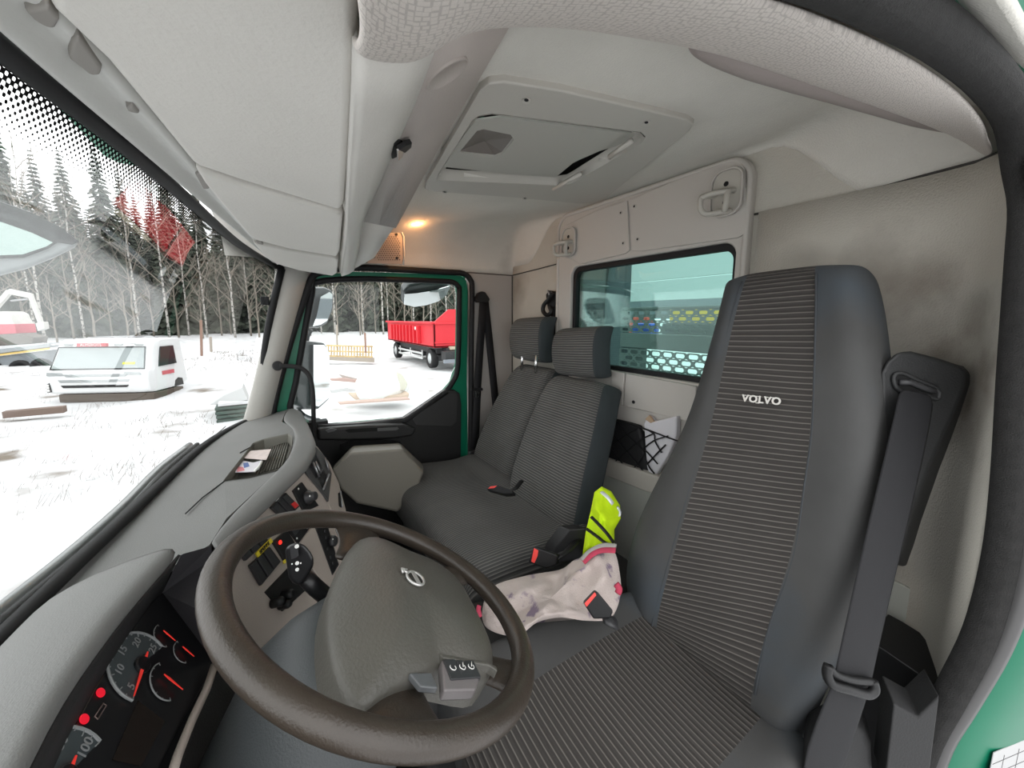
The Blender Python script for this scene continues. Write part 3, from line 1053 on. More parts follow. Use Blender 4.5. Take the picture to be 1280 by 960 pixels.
tube('sill_strip', WL([(398, 536), (450, 533), (508, 527), (526, 514), (560, 491)], X=PX_ - 0.014), 0.006, RUBBER, door, seg=8)
prism('grip_slot', WL([(431, 538), (437, 536), (494, 533.5), (500, 535), (496, 537.5), (436, 541)], X=PX_ - 0.067), (0.006, 0, 0), DARK_HOLE, arm, bev=0)
prism('grip', WL([(472, 535.5), (497, 534), (499, 536), (495, 538), (472, 539)], X=PX_ - 0.07), (0.006, 0, 0), mat('grip_grey', (0.09, 0.09, 0.09), 0.4), arm, bev=0.001)
prism('window_switch', WL([(407, 538), (414, 535.5), (421, 536.5), (418, 539), (410, 541)], X=PX_ - 0.069), (0.006, 0, 0), mat('switch_grey', (0.08, 0.08, 0.085), 0.35), arm, bev=0.001)
prism('pocket', WL([(425, 556), (440, 550), (470, 549), (500, 552), (503, 556), (480, 562), (435, 565), (425, 562)], X=PX_ - 0.02), (0.02, 0, 0), DARK_HOLE, pan, bev=0.003)

# grab bar on the far pillar
gb_px = [(349, 457.5), (366, 458), (378, 461), (387, 471), (391, 490), (392, 520), (393, 548), (397, 566)]
g = tube('grab_bar', WL(gb_px, X=1.87), 0.0095, SOFTBLACK, seg=10, smooth_n=5)
tag(g, 'black angled grab bar on the passenger windscreen pillar', 'grab bar')
disc('mount', W(347, 457.5, X=1.885), (-1, 0, 0.2), 0.02, 0.02, SOFTBLACK, g)

# boxy cover in the passenger footwell
BOXM = mat('footwell_cover_plastic', (0.20, 0.185, 0.155), 0.55, bump=0.15)
fp = [(414, 587), (437, 566), (503, 561), (530, 590), (520, 615), (497, 640), (470, 634), (446, 629), (426, 612)]
f1 = WL(fp, X=1.60)
fb = [p + V(0.29, -0.02, 0.02) for p in f1]
fb = WL([(416, 583), (441, 557), (500, 553.5), (530, 582), (520, 615), (497, 640), (470, 634), (446, 626), (424, 606)], X=1.86)
nn = len(f1)
o = obj('footwell_cover', f1 + fb, [tuple(range(nn)), tuple(range(2 * nn - 1, nn - 1, -1))] + [(i, (i + 1) % nn, nn + (i + 1) % nn, nn + i) for i in range(nn)], BOXM, bev=0.012, seg=3)
tag(o, 'grey beige faceted plastic cover below the passenger door', 'cover')

# ================================================================== DASHBOARD
DN = V(0, 0.09, 1).normalized()
DP = V(0, 0, 1.991)


def D(px, py, dz=0.0):
    return W(px, py, n=DN, p=DP + V(0, 0, dz))


def dz_at(y):
    return 1.991 - 0.09 * y


dash = thing('dashboard', (1.1, 0.2, 1.2), 'grey plastic dashboard with taupe switch fascia and instrument hood', 'dashboard')
ridge = [(262, 681), (283, 648), (347, 589), (359, 574), (367, 556), (369, 541), (362, 532), (352, 527), (356, 516), (362, 511)]
ridge_w = [D(*p) for p in ridge]
gas = [p + V(0, 0.004, 0) for p in botc if p.x > 0.70]           # from far to near
gas = [V(p.x, p.y, dz_at(p.y) - 0.012) for p in gas][::-1]       # near to far
tray_px = [(281, 601), (292, 587), (317, 555), (330, 550), (360, 543.5), (365, 547), (364, 558), (359, 573), (347, 588), (312, 597)]
tray = [D(*p) for p in tray_px]
outer_l = ridge_w + gas[::-1]
bmx = bmesh.new()
ov = [bmx.verts.new(p) for p in outer_l]
iv = [bmx.verts.new(p) for p in tray]
eds = [bmx.edges.new((ov[i], ov[(i + 1) % len(ov)])) for i in range(len(ov))] + [bmx.edges.new((iv[i], iv[(i + 1) % len(iv)])) for i in range(len(iv))]
bmesh.ops.triangle_fill(bmx, use_beauty=True, edges=eds, normal=(0, 0, 1))
bmx.verts.index_update()
tv = [v.co.copy() for v in bmx.verts]
tf = [tuple(v.index for v in f.verts) for f in bmx.faces]
bmx.free()
obj('top', tv, tf, DASH, dash, sol=0.008)
# seams in the top
GAP = mat('dash_gap', (0.03, 0.03, 0.03), 0.8)
for pts in ([(232, 642), (253, 622), (281, 601)], [(300, 566), (318, 556)], [(245, 560), (268, 545), (282, 533)]):
    tube('gap', [D(*p, 0.0005) for p in pts], 0.0016, GAP, dash, seg=6)
# tray
TRAYM = mat('tray_olive_grey', (0.115, 0.11, 0.092), 0.7, bump=0.2)
tc_ = sum(tray, V(0, 0, 0)) / len(tray)
tr_top = [(p - tc_) * 1.03 + tc_ + V(0, 0, 0.003) for p in tray]
tr_bot = [(p - tc_) * 0.93 + tc_ + V(0, 0, -0.028) for p in tray]
k = len(tray)
tray_o = obj('tray', tr_top + tray + tr_bot, [(i, (i + 1) % k, k + (i + 1) % k, k + i) for i in range(k)] + [(k + i, k + (i + 1) % k, 2 * k + (i + 1) % k, 2 * k + i) for i in range(k)] + [tuple(2 * k + i for i in range(k))], TRAYM, dash)
a0, a1, b0, b1 = D(337, 560, -0.024), D(322, 592, -0.024), D(361, 551, -0.024), D(352, 583, -0.024)
for i in range(9):
    f = i / 8
    tube('rib', [a0.lerp(b0, f), a1.lerp(b1, f)], 0.0026, TRAYM, tray_o, seg=6)
# shoulder running round behind the ridge
sh_px = [((362, 511), (376, 512.5)), ((356, 516), (381, 522)), ((352, 527), (386, 532)), ((362, 532), (391, 545)), ((369, 541), (394, 554)), ((367, 556), (391, 563)), ((359, 574), (384, 575)), ((347, 589), (378, 585)), ((283, 648), (303, 650)), ((262, 681), (270, 690))]
rows = []
for a, b in sh_px:
    p, q = D(*a), D(*b, -0.004)
    rows.append([p, p.lerp(q, 0.15) + V(0, 0, 0.006), p.lerp(q, 0.55) + V(0, 0, 0.004), q, q + V(-0.004, -0.006, -0.018)])
sheet('shoulder', rows, DASH, dash, sol=0.004, sub=1)

# fascia plane turned towards the driver
FN = V(-0.575 * 0.966, -0.82 * 0.966, 0.259).normalized()
FP = V(1.19, -0.066, 1.975)


def Fa(px, py, off=0.0):
    return W(px, py, n=FN, p=FP + FN * off)


fas = prism('fascia', [Fa(*p) for p in [(378, 586), (303, 651), (268, 691), (256, 716), (268, 770), (292, 800), (322, 850), (350, 900), (450, 800), (438, 700), (411, 630)]], -FN * 0.02, TAUPE, dash, bev=0.006)
lipq = [D(376, 584.5, -0.012), D(303, 650, -0.012), D(266, 690, -0.012)]
prism('fascia_lip', [Fa(378, 585, 0.004), Fa(303, 650, 0.004), Fa(266, 690, 0.004), Fa(270, 694, 0.004), Fa(307, 655, 0.004), Fa(379, 590, 0.004)], -FN * 0.02, DASHLIP, dash, bev=0.003)
SWB = mat('switch_black', (0.014, 0.014, 0.015), 0.35)
SWG = mat('switch_charcoal', (0.032, 0.032, 0.034), 0.45)


def fpr(nm, pts, off, th, m, par, bev=0.0015):
    return prism(nm, [Fa(a, b, off) for a, b in pts], -FN * th, m, par, bev=bev)


# raised taupe block carrying the radio strip
fpr('raised_block', [(373, 680), (392, 656), (398, 660), (424, 715), (420, 745), (412, 745)], 0.006, 0.01, TAUPE, fas, 0.003)
kp = fpr('switch_plate', [(367, 613), (378, 602.5), (399, 632), (381, 640)], 0.006, 0.008, SWB, fas)
kc = Fa(384, 622, 0.006)
lathe('knob', kc, FN, [(0.019, 0), (0.019, 0.006), (0.014, 0.008), (0.012, 0.024), (0.010, 0.026)], SWG, kp, seg=20)
disc('mark', Fa(387, 620, 0.034), FN, 0.0025, 0.001, WHITE_PRINT, kp)
disc('mark', Fa(373, 611, 0.008), FN, 0.003, 0.001, WHITE_PRINT, kp)
fpr('printed_label', [(342, 623), (349, 616), (352, 620), (345, 627)], 0.004, 0.003, WHITE_PRINT, fas, 0)
sw = fpr('switch_plate', [(339, 634), (358, 615.5), (375, 633), (357, 650)], 0.006, 0.008, SWB, fas)
fpr('rocker', [(341, 634), (347, 628), (363, 644), (357, 649)], 0.013, 0.01, SWG, sw)
fpr('rocker', [(348, 627), (352.5, 622.5), (369, 639), (364, 643.5)], 0.013, 0.01, SWG, sw)
fpr('rocker', [(353.5, 621.5), (358, 617), (374, 633.5), (370, 638)], 0.016, 0.012, SWG, sw)
fpr('red_cap', [(364.5, 630), (369, 626.5), (374, 631.5), (370, 635.5)], 0.0185, 0.004, RED_BTN, sw)
for quad in ([(301, 692), (331, 668), (336, 675), (308, 701)],):
    s_ = fpr('switch_plate', quad, 0.006, 0.008, SWB, fas)
    for i in range(3):
        f0, f1 = i / 3 + 0.02, (i + 1) / 3 - 0.02
        q0, q1, q2, q3 = [V(*p, 0) for p in quad]
        fpr('rocker', [tuple(q0.lerp(q1, f0))[:2], tuple(q0.lerp(q1, f1))[:2], tuple(q3.lerp(q2, f1))[:2], tuple(q3.lerp(q2, f0))[:2]], 0.012, 0.008, SWG, s_)
YEL = mat('yellow_label', (0.75, 0.60, 0.04), 0.5)
yl = fpr('yellow_label', [(320, 691.5), (338.5, 672.5), (341.5, 677), (323, 696.5)], 0.013, 0.003, YEL, fas, 0)
lr = (Fa(339, 675, 0) - Fa(321.5, 694, 0)).normalized()
text('printed_word', 'SPERRE', Fa(331, 684.5, 0.0145), lr, FN.cross(lr), 0.0105, BLACKP, fas, bold=0.0004, ext=0.0003)
quad = [(313, 707), (338, 683.5), (351.5, 702), (327, 732)]
s_ = fpr('switch_plate', quad, 0.006, 0.008, SWB, fas)
q0, q1, q2, q3 = [V(*p, 0) for p in quad]
for i in range(3):
    f0, f1 = i / 3 + 0.03, (i + 1) / 3 - 0.03
    fpr('rocker', [tuple(q0.lerp(q1, f0))[:2], tuple(q0.lerp(q1, f1))[:2], tuple(q3.lerp(q2, f1))[:2], tuple(q3.lerp(q2, f0))[:2]], 0.013, 0.009, SWG, s_)
s_ = fpr('switch_plate', [(342, 677), (359, 662), (369, 678), (357, 701)], 0.007, 0.008, SWB, fas)
REDLAMP = mat('red_pilot_lamp', (1.0, 0.03, 0.02), 0.4, emit=0.5)
disc('pilot_lamp', Fa(350, 678, 0.008), FN, 0.005, 0.002, REDLAMP, s_)
s_ = fpr('switch_plate', [(361, 661), (374, 645), (388, 659), (374, 679)], 0.007, 0.008, SWB, fas)
fpr('rocker', [(364, 661), (374, 650), (380, 656), (369, 670)], 0.013, 0.008, SWG, s_)
for a, b in ((371, 673), (384, 660)):
    disc('mark', Fa(a, b, 0.009), FN, 0.0025, 0.001, WHITE_PRINT, s_)
cav = fpr('dark_cavity', [(332, 740), (375, 695), (399, 723), (354, 764)], 0.004, 0.008, DARK_HOLE, fas)
for a, b, r_ in ((341, 754, 0.011), (354, 745, 0.012), (350, 757, 0.010)):
    lathe('cable_plug', Fa(a, b, 0.004), FN, [(r_, 0), (r_, 0.02), (r_ * 0.7, 0.026)], BLACKP, fas, seg=14)
rs = fpr('radio_strip', [(394, 658), (410, 657), (424, 706), (416, 719)], 0.008, 0.01, SWB, fas)
lathe('knob', Fa(414, 677, 0.008), FN, [(0.016, 0), (0.016, 0.01), (0.012, 0.014)], SWG, rs, seg=18)
for a, b in ((407, 672), (409, 686), (413, 697), (416, 704), (406, 664)):
    disc('button', Fa(a, b, 0.009), FN, 0.004, 0.002, SWG, rs)
disc('mark', Fa(416, 674, 0.023), FN, 0.002, 0.001, WHITE_PRINT, rs)
fpr('yellow_mark', [(354, 701), (357, 699), (358, 703), (355, 705)], 0.008, 0.002, YEL, fas, 0)

# vent panel round the passenger side corner
v0, v1, v2 = FP, V(1.35, -0.12, 1.99), V(1.30, -0.184, 1.777)
VN = (v1 - v0).cross(v2 - v0).normalized()
if VN.y > 0:
    VN = -VN


def Ve(px, py, off=0.0):
    return W(px, py, n=VN, p=v0 + VN * off)


vp = prism('corner_panel', [Ve(*p) for p in [(378, 585), (396, 556), (412, 577), (424, 603), (433, 637), (438, 670), (437, 700), (411, 630)]], -VN * 0.03, TAUPE, dash, bev=0.006)
vd = prism('vent_surround', [Ve(*p, 0.004) for p in [(380, 586), (395, 558), (408, 572), (415, 592), (411, 627), (405, 618)]], -VN * 0.006, DASHLIP, vp, bev=0.002)
for q in ([(386, 582), (394, 566), (402, 582), (396, 598)], [(398, 598), (404, 586), (411, 600), (406, 614)]):
    prism('vent', [Ve(*p, 0.006) for p in q], -VN * 0.005, SWB, vd, bev=0.001)
for a, b in (((391, 578), (399, 596)), ((394, 577), (401, 592)), ((406, 573), (411, 588)), ((411, 593), (404, 612))):
    tube('vent_blade', [Ve(*a, 0.010), Ve((a[0] + b[0]) / 2 + 0.5, (a[1] + b[1]) / 2, 0.012), Ve(*b, 0.010)], 0.0035, GREY_METAL, vd, seg=6)
prism('slot', [Ve(*p, 0.004) for p in [(424, 616), (426, 615), (428, 634), (425, 632)]], -VN * 0.004, DARK_HOLE, vp, bev=0)
tube('slot_rim', [Ve(425.5, 614, 0.005), Ve(428, 634, 0.005)], 0.0025, GREY_METAL, vp, seg=6)
prism('lower_body', [V(0.72, 0.32, 1.93), V(1.2, 0.30, 1.93), V(1.9, 0.08, 1.93), V(1.85, -0.04, 1.9), V(1.42, -0.06, 1.9), V(1.25, -0.02, 1.88), V(0.98, 0.13, 1.9)], V(0, 0.03, -0.75), BLACKP, dash, bev=0.01)

# instrument hood and cluster
GC = V(0.675, 0.195, 1.935)
GN = V(-0.10, -0.85, 0.50).normalized()


def Gp(px, py, off=0.0):
    return W(px, py, n=GN, p=GC + GN * off)


L1 = [(221, 679), (180, 721), (139, 765), (96, 825), (56, 885), (22, 960), (-20, 1050)]
L2 = [(226, 694), (192, 733), (161, 769), (122, 822), (84, 877), (41, 960), (0, 1050)]
L3 = [(203, 741), (190, 752), (157, 800), (120, 857), (84, 925), (66, 965), (30, 1050)]
gx = (0.86, 0.78, 0.68, 0.56, 0.44, 0.30, 0.10)
rows = []
for a, b, x in zip(L1, L2, gx):
    g0 = min(botc, key=lambda p: abs(p.x - x)) + V(0, -0.012, 0)
    p = W(*a, Z=2.04)
    q = W(*b, Z=2.018)
    g0.z = 1.975
    rows.append([g0, g0.lerp(p, 0.4) + V(0, 0, 0.012), g0.lerp(p, 0.85) + V(0, 0, 0.006), p, q])
hood = sheet('instrument_hood', rows, DASH, dash, sol=0.006, sub=1)
rows = [[W(*b, Z=2.017), W(*b, Z=2.017).lerp(Gp(*c), 0.5) + V(0, 0, 0.004), Gp(*c)] for b, c in zip(L2, L3)]
sheet('hood_lining', rows, SOFTBLACK, dash, sol=-0.004)
sidew = [W(226, 694, Z=2.017), W(262, 684, Z=1.985), W(264, 700, Z=1.95), W(266, 770, T=0.60), Gp(267, 826), Gp(203, 741)]
obj('hood_side', sidew, [tuple(range(6))], mat('hood_side_grey', (0.052, 0.05, 0.055), 0.6, bump=0.15), dash, sol=0.004)
CLU = mat('cluster_black', (0.010, 0.010, 0.011), 0.32)
clu = prism('instrument_cluster', [Gp(*p) for p in [(203, 741), (267, 826), (263, 842), (226, 905), (196, 965), (150, 1060), (30, 1050), (66, 965), (84, 925), (120, 857), (157, 800), (190, 752)]], -GN * 0.03, CLU, dash, bev=0.002)
ge = (V(1, 0, 0) - GN * GN.x).normalized()
gf_ = GN.cross(ge).normalized()
if gf_.z < 0:
    gf_ = -gf_
DIAL = mat('dial_grey', (0.05, 0.062, 0.066), 0.5)
TICK = mat('dial_print', (0.24, 0.25, 0.25), 0.5)
NEEDLE = mat('red_needle', (0.75, 0.04, 0.03), 0.4, emit=0.12)


def gauge(px, py, R, a0, a1, need, nums, dialed=True):
    c = Gp(px, py, 0.001)
    P = lambda r, a, h=0.0: c + ge * (r * math.cos(math.radians(a))) + gf_ * (r * math.sin(math.radians(a))) + GN * h
    n = 20
    arc = [P(R, a0 + (a1 - a0) * i / n) for i in range(n + 1)]
    g_ = prism('dial', [c - gf_ * R * 0.0] + arc, GN * 0.001, DIAL if dialed else CLU, clu, bev=0)
    vv, ff = [], []
    parts = [tube_geo([P(R, a0 + (a1 - a0) * i / n, 0.0015) for i in range(n + 1)], R * 0.035, 6)]
    nt = 16 if dialed else 6
    for i in range(nt + 1):
        a = a0 + (a1 - a0) * i / nt
        l = 0.86 if i % 2 == 0 else 0.92
        parts.append(tube_geo([P(R * l, a, 0.0015), P(R * 0.98, a, 0.0015)], R * 0.018, 4))
    vv, ff = join_geo(parts)
    obj('dial_scale', vv, ff, TICK, g_)
    for i, s in enumerate(nums):
        a = a0 + (a1 - a0) * (i + 0.25) / (len(nums) - 0.5)
        text('dial_number', s, P(R * 0.68, a, 0.002), ge, gf_, R * 0.30, TICK, g_, ext=0.0002, bold=0.0002)
    if dialed:
        disc('hub', P(0, 0, 0.002), GN, R * 0.24, 0.004, CLU, g_, seg=20)
    tip, tail = P(R * 0.97, need, 0.005), P(R * 0.38, need + 180, 0.005)
    side = GN.cross(tip - tail).normalized()
    prism('needle', [tail + side * R * 0.02, tail - side * R * 0.02, P(0, 0, 0.005) - side * R * 0.055, tip - side * R * 0.012, tip + side * R * 0.012, P(0, 0, 0.005) + side * R * 0.055], GN * 0.001, NEEDLE, g_, bev=0)


gauge(175, 833, 0.050, 190, -22, 186, ['5', '10', '15', '20', '25'])
gauge(78, 975, 0.050, 190, -22, 186, ['20', '40', '60', '80', '100'])
gauge(204, 795, 0.019, 215, 60, -97, [], False)
gauge(228, 815, 0.019, 215, 60, -97, [], False)
gauge(207, 852, 0.028, 215, 50, -97, [], False)
TELL = mat('red_telltale', (0.8, 0.01, 0.03), 0.4, emit=0.18)
disc('telltale', Gp(125.5, 866, 0.001), GN, 0.0058, 0.001, TELL, clu)
disc('telltale', Gp(105, 899, 0.001), GN, 0.0058, 0.001, TELL, clu)
q = [Gp(*p, 0.001) for p in [(118, 896), (122, 899), (133, 882), (129, 879)]]
tube('telltale_icon', q, 0.0008, mat('dim_icon', (0.18, 0.13, 0.12), 0.5), clu, closed=True, seg=5)
prism('display', [Gp(*p, 0.001) for p in [(172, 876), (206, 902), (176, 958), (140, 950)]], GN * 0.0005, mat('display_brown', (0.014, 0.010, 0.008), 0.25), clu, bev=0)
tube('cluster_edge', [Gp(268, 832, 0.012), Gp(258, 862, 0.012), Gp(240, 900, 0.012), Gp(222, 945, 0.012), Gp(208, 990, 0.012)], 0.006, TAUPE, dash, seg=8)
prism('knee_panel', [Gp(274, 836, -0.01), Gp(340, 900, -0.03), Gp(320, 1080, -0.03), Gp(200, 1080, -0.01), Gp(215, 985, -0.01), Gp(250, 890, -0.01)], -GN * 0.02, SOFTBLACK, dash, bev=0.003)

# papers in the tray
pp = [D(*p, -0.006) for p in [(305, 573), (313, 564), (339, 562), (333, 575)]]
tag(prism('paper_slip', pp, V(0, 0, 0.0015), mat('pinkish_paper', (0.62, 0.53, 0.50), 0.8, vary=0.08, vscale=60), bev=0), 'pale pink paper slip lying in the dashboard tray', 'paper')
BRO = mat('leaflet_print', (0.60, 0.58, 0.62), 0.6)
bro = prism('leaflet', [D(*p, -0.010) for p in [(294, 591), (299, 576), (317, 579), (327, 576), (324, 587), (317, 590)]], V(0, 0, 0.002), BRO, bev=0)
tag(bro, 'folded leaflet with blue and red print in the dashboard tray', 'leaflet')
prism('print_patch', [D(*p, -0.0078) for p in [(304, 579), (310, 578), (312, 583), (305, 585)]], V(0, 0, 0.0003), mat('print_blue', (0.06, 0.11, 0.30), 0.6), bro, bev=0)
prism('print_patch', [D(*p, -0.0078) for p in [(297, 583), (304, 584), (306, 588), (296, 590)]], V(0, 0, 0.0003), mat('print_red', (0.55, 0.16, 0.18), 0.6), bro, bev=0)
tube('curled_edge', [D(318, 589, -0.006), D(324, 583, -0.002), D(327, 577, -0.006)], 0.0035, WHITE_PRINT, bro, seg=6)

# ================================================================== STEERING WHEEL
SC = V(0.545, -0.13, 1.982)
SN = V(-0.05477, -0.46627, 0.88295)
SU = V(0.99808, 0, 0.06192)
SV = V(-0.02887, 0.88464, 0.46537)


def S(u, v, h=0.0):
    return SC + SU * u + SV * v + SN * h


wheel = thing('steering_wheel', SC, 'large brown grey worn steering wheel with airbag pad', 'steering wheel')
RR = 0.225
rim = tube('rim', [S(RR * math.cos(2 * math.pi * k / 72), RR * math.sin(2 * math.pi * k / 72)) for k in range(72)], 0.0172, WHEEL_MAT, wheel, seg=18, closed=True, flat=0.92, up=SN)
pad_o = [(0.182, -0.022), (0.165, 0.010), (0.125, 0.036), (0.086, 0.056), (0.021, 0.083), (-0.047, 0.096), (-0.114, 0.098), (-0.152, 0.090), (-0.176, 0.078), (-0.160, 0.053), (-0.150, 0.015), (-0.142, -0.022), (-0.133, -0.027), (-0.152, -0.070), (-0.158, -0.104),
         (-0.130, -0.130), (-0.1, -0.148), (-0.036, -0.158), (0.03, -0.168), (0.062, -0.168), (0.107, -0.147), (0.130, -0.108), (0.138, -0.085), (0.150, -0.070), (0.165, -0.050)]
pc = V(0.0, -0.03, 0)
pv, pf = [], []
rings_ = [(0.97, -0.045), (1.0, -0.012), (0.985, 0.0), (0.90, 0.010), (0.70, 0.022), (0.40, 0.031), (0.15, 0.034)]
for s_, h_ in rings_:
    for u_, v_ in pad_o:
        uu, vv_ = pc.x + (u_ - pc.x) * s_, pc.y + (v_ - pc.y) * s_
        crease = 0.008 * math.exp(-((vv_ - 0.035 - 0.10 * uu) / 0.014) ** 2) * (1 if s_ < 0.99 else 0)
        dip = -0.010 * math.exp(-((vv_ - 0.080) / 0.04) ** 2) * (1 if s_ < 0.99 else 0)
        pv.append(S(uu, vv_, h_ + crease + dip))
np_ = len(pad_o)
for i in range(len(rings_) - 1):
    for j in range(np_):
        pf.append((i * np_ + j, i * np_ + (j + 1) % np_, (i + 1) * np_ + (j + 1) % np_, (i + 1) * np_ + j))
pv.append(S(pc.x, pc.y, 0.034))
pf += [((len(rings_) - 1) * np_ + j, (len(rings_) - 1) * np_ + (j + 1) % np_, len(pv) - 1) for j in range(np_)]
pado = obj('airbag_pad', pv, pf, PADM, wheel, smooth=True, sub=1)
# emblem: ring, arrow and bar
ec = (0.0 - 0.010, -0.025)
EM = mat('emblem_silver', (0.55, 0.54, 0.52), 0.3, metal=0.6)
eh = 0.0375
emb = tube('emblem', [S(ec[0] + 0.0165 * math.cos(a), ec[1] + 0.0135 * math.sin(a), eh) for a in [2 * math.pi * k / 24 for k in range(24)]], 0.0022, EM, pado, seg=8, closed=True)
tube('arrow', [S(ec[0] + 0.012, ec[1] + 0.010, eh), S(ec[0] + 0.020, ec[1] + 0.015, eh)], 0.0022, EM, pado, seg=6)
tube('arrow', [S(ec[0] + 0.020, ec[1] + 0.007, eh), S(ec[0] + 0.022, ec[1] + 0.016, eh), S(ec[0] + 0.012, ec[1] + 0.017, eh)], 0.002, EM, pado, seg=6)
prism('bar', [S(ec[0] + a, ec[1] + b, eh + 0.001) for a, b in [(-0.015, -0.0035), (0.015, -0.0035), (0.015, 0.0035), (-0.015, 0.0035)]], SN * 0.001, EM, pado, bev=0.0004)


def spoke(nm, inner_, outer_, m, h0=-0.02, h1=-0.004, th=0.016, bow=0.0):
    """inner_ and outer_ = pairs of (u, v) at the pad and on the rim"""
    (a0, a1), (b0, b1) = inner_, outer_
    rws = []
    for k in range(6):
        t = k / 5
        h = h0 + (h1 - h0) * t
        w = 1 - bow * math.sin(math.pi * t)
        p = V(*a0, 0).lerp(V(*b0, 0), t)
        q_ = V(*a1, 0).lerp(V(*b1, 0), t)
        mm = (p + q_) / 2
        p, q_ = mm + (p - mm) * w, mm + (q_ - mm) * w
        rws.append([S(p.x, p.y, h), S(mm.x, mm.y, h + th * 0.45), S(q_.x, q_.y, h)])
    return pad(nm, rws, -SN * th, m, wheel, sub=2)


spoke('spoke', ((0.13, 0.055), (0.13, -0.075)), ((0.225, 0.045), (0.222, -0.055)), WHEEL_MAT, bow=0.25)
spoke('spoke', ((0.05, -0.14), (0.11, -0.11)), ((0.075, -0.215), (0.135, -0.185)), WHEEL_MAT, bow=0.25)
spoke('spoke', ((-0.12, -0.09), (-0.08, -0.135)), ((-0.18, -0.14), (-0.12, -0.195)), WHEEL_MAT, bow=0.15)
spoke('spoke', ((-0.13, 0.085), (-0.13, -0.02)), ((-0.222, 0.07), (-0.226, -0.02)), WHEEL_MAT, bow=0.1)
# switch block on the left spoke
bt = [(-0.133, -0.030), (-0.139, -0.080), (-0.160, -0.078), (-0.181, -0.058), (-0.178, -0.012)]
sb = prism('switch_block', [S(u_, v_, 0.010) for u_, v_ in bt], -SN * 0.014, mat('block_mauve', (0.16, 0.145, 0.145), 0.4), wheel, bev=0.003)
BTN = mat('wheel_button', (0.032, 0.032, 0.034), 0.4)
for i, (v0_, v1_) in enumerate(((-0.030, -0.048), (-0.049, -0.060), (-0.061, -0.077))):
    b_ = prism('button', [S(-0.136 - 0.0015 * i, v0_, 0.012), S(-0.136 - 0.0015 * i, v1_, 0.012), S(-0.166, v1_ * 0.96, 0.012), S(-0.166, v0_ * 0.9, 0.012)], -SN * 0.006, BTN, sb, bev=0.0012)
    vm_ = (v0_ + v1_) / 2
    arc = [S(-0.150 + 0.0042 * math.cos(a), vm_ * 0.96 + 0.0042 * math.sin(a), 0.0128) for a in [0.6 + 4.6 * k / 9 for k in range(10)]]
    tube('symbol', arc, 0.0006, WHITE_PRINT, sb, seg=5)
    if i:
        tube('symbol', [S(-0.143, vm_ - 0.002, 0.0128), S(-0.150, vm_ + 0.001 * i, 0.0128)], 0.0006, WHITE_PRINT, sb, seg=5)
prism('trim_bar', [S(u_, v_, 0.011) for u_, v_ in [(-0.124, -0.030), (-0.132, -0.032), (-0.148, -0.100), (-0.158, -0.108), (-0.150, -0.112), (-0.142, -0.100)]], -SN * 0.012, PADM, wheel, bev=0.002)
prism('switch_plate', [S(u_, v_, 0.006) for u_, v_ in [(-0.146, 0.020), (-0.148, -0.010), (-0.170, -0.010), (-0.166, 0.012)]], -SN * 0.008, mat('plate_grey', (0.10, 0.105, 0.11), 0.35), wheel, bev=0.002)
lathe('hub', S(0, 0, -0.02), -SN, [(0.07, 0), (0.06, 0.03), (0.05, 0.07)], SOFTBLACK, wheel, seg=24)

# column cowl
cow = thing('steering_column', S(0, 0, -0.4), 'dark grey rounded steering column cowl behind the wheel', 'steering column')
rws = []
AX = (-SN)
for k in range(8):
    s_ = 0.045 + 0.40 * k / 7
    ru = 0.085 + 0.035 * min(1, k / 2)
    rv = 0.075 + 0.045 * min(1, k / 2)
    c_ = S(0.012, 0.008, 0) + AX * s_ + V(0, 0.0, 0)
    if k == 0:
        ru, rv = 0.070, 0.060
    rws.append([c_ + SU * (ru * math.copysign(abs(math.cos(a)) ** 0.75, math.cos(a))) + SV * (rv * math.copysign(abs(math.sin(a)) ** 0.75, math.sin(a))) for a in [2 * math.pi * j / 28 for j in range(28)]])
gv, gf = [], []
for r_ in rws:
    gv += r_
for i in range(len(rws) - 1):
    for j in range(28):
        gf.append((i * 28 + j, i * 28 + (j + 1) % 28, (i + 1) * 28 + (j + 1) % 28, (i + 1) * 28 + j))
gf.append(tuple(range(28)))
obj('cowl', gv, gf, COWL, cow, smooth=True)
lowc = [(326, 920), (345, 917), (380, 922), (435, 936), (470, 950), (475, 1000), (330, 1010), (318, 960)]
cb = prism('lower_cover', [W(a, b, T=0.50) for a, b in lowc], V(0.02, 0.10, -0.05), COWL, cow, bev=0.012, seg=3)
scw = lathe('screw', W(344, 934, T=0.494), (W(344, 934, T=0.3) - W(344, 934, T=0.5)).normalized(), [(0.0055, 0), (0.0055, 0.002), (0.003, 0.002), (0.003, 0.0)], CHROME, cow, seg=12)
# retarder stalk on the right of the column
st = [(356, 685), (366, 678), (379, 679), (388, 689), (393, 699), (391, 709), (384, 722), (375, 733), (366, 729), (361, 722), (358, 705)]
stal = prism('control_stalk', [W(a, b, T=0.66) for a, b in st], (W(375, 705, T=0.69) - W(375, 705, T=0.66)), SWB, bev=0.010, seg=4)
tag(stal, 'black paddle shaped control stalk behind the steering wheel', 'stalk')
tube('arm', [W(378, 718, T=0.68), W(395, 735, T=0.69), W(425, 760, T=0.71)], 0.014, SWB, stal, seg=12)
prism('slide', [W(a, b, T=0.655) for a, b in [(367, 681), (372, 679), (374, 695), (369, 698)]], V(0.006, 0.006, -0.004), SWG, stal, bev=0.002)
nrm = (EYEV - W(372, 690, T=0.65)).normalized()
for a, b, r_ in ((371, 683, 0.0035), (371.5, 704, 0.0032), (371.5, 712, 0.003), (365, 705, 0.0013), (376, 704, 0.0013)):
    disc('symbol', W(a, b, T=0.6535), nrm, r_, 0.0008, WHITE_PRINT, stal, seg=8)
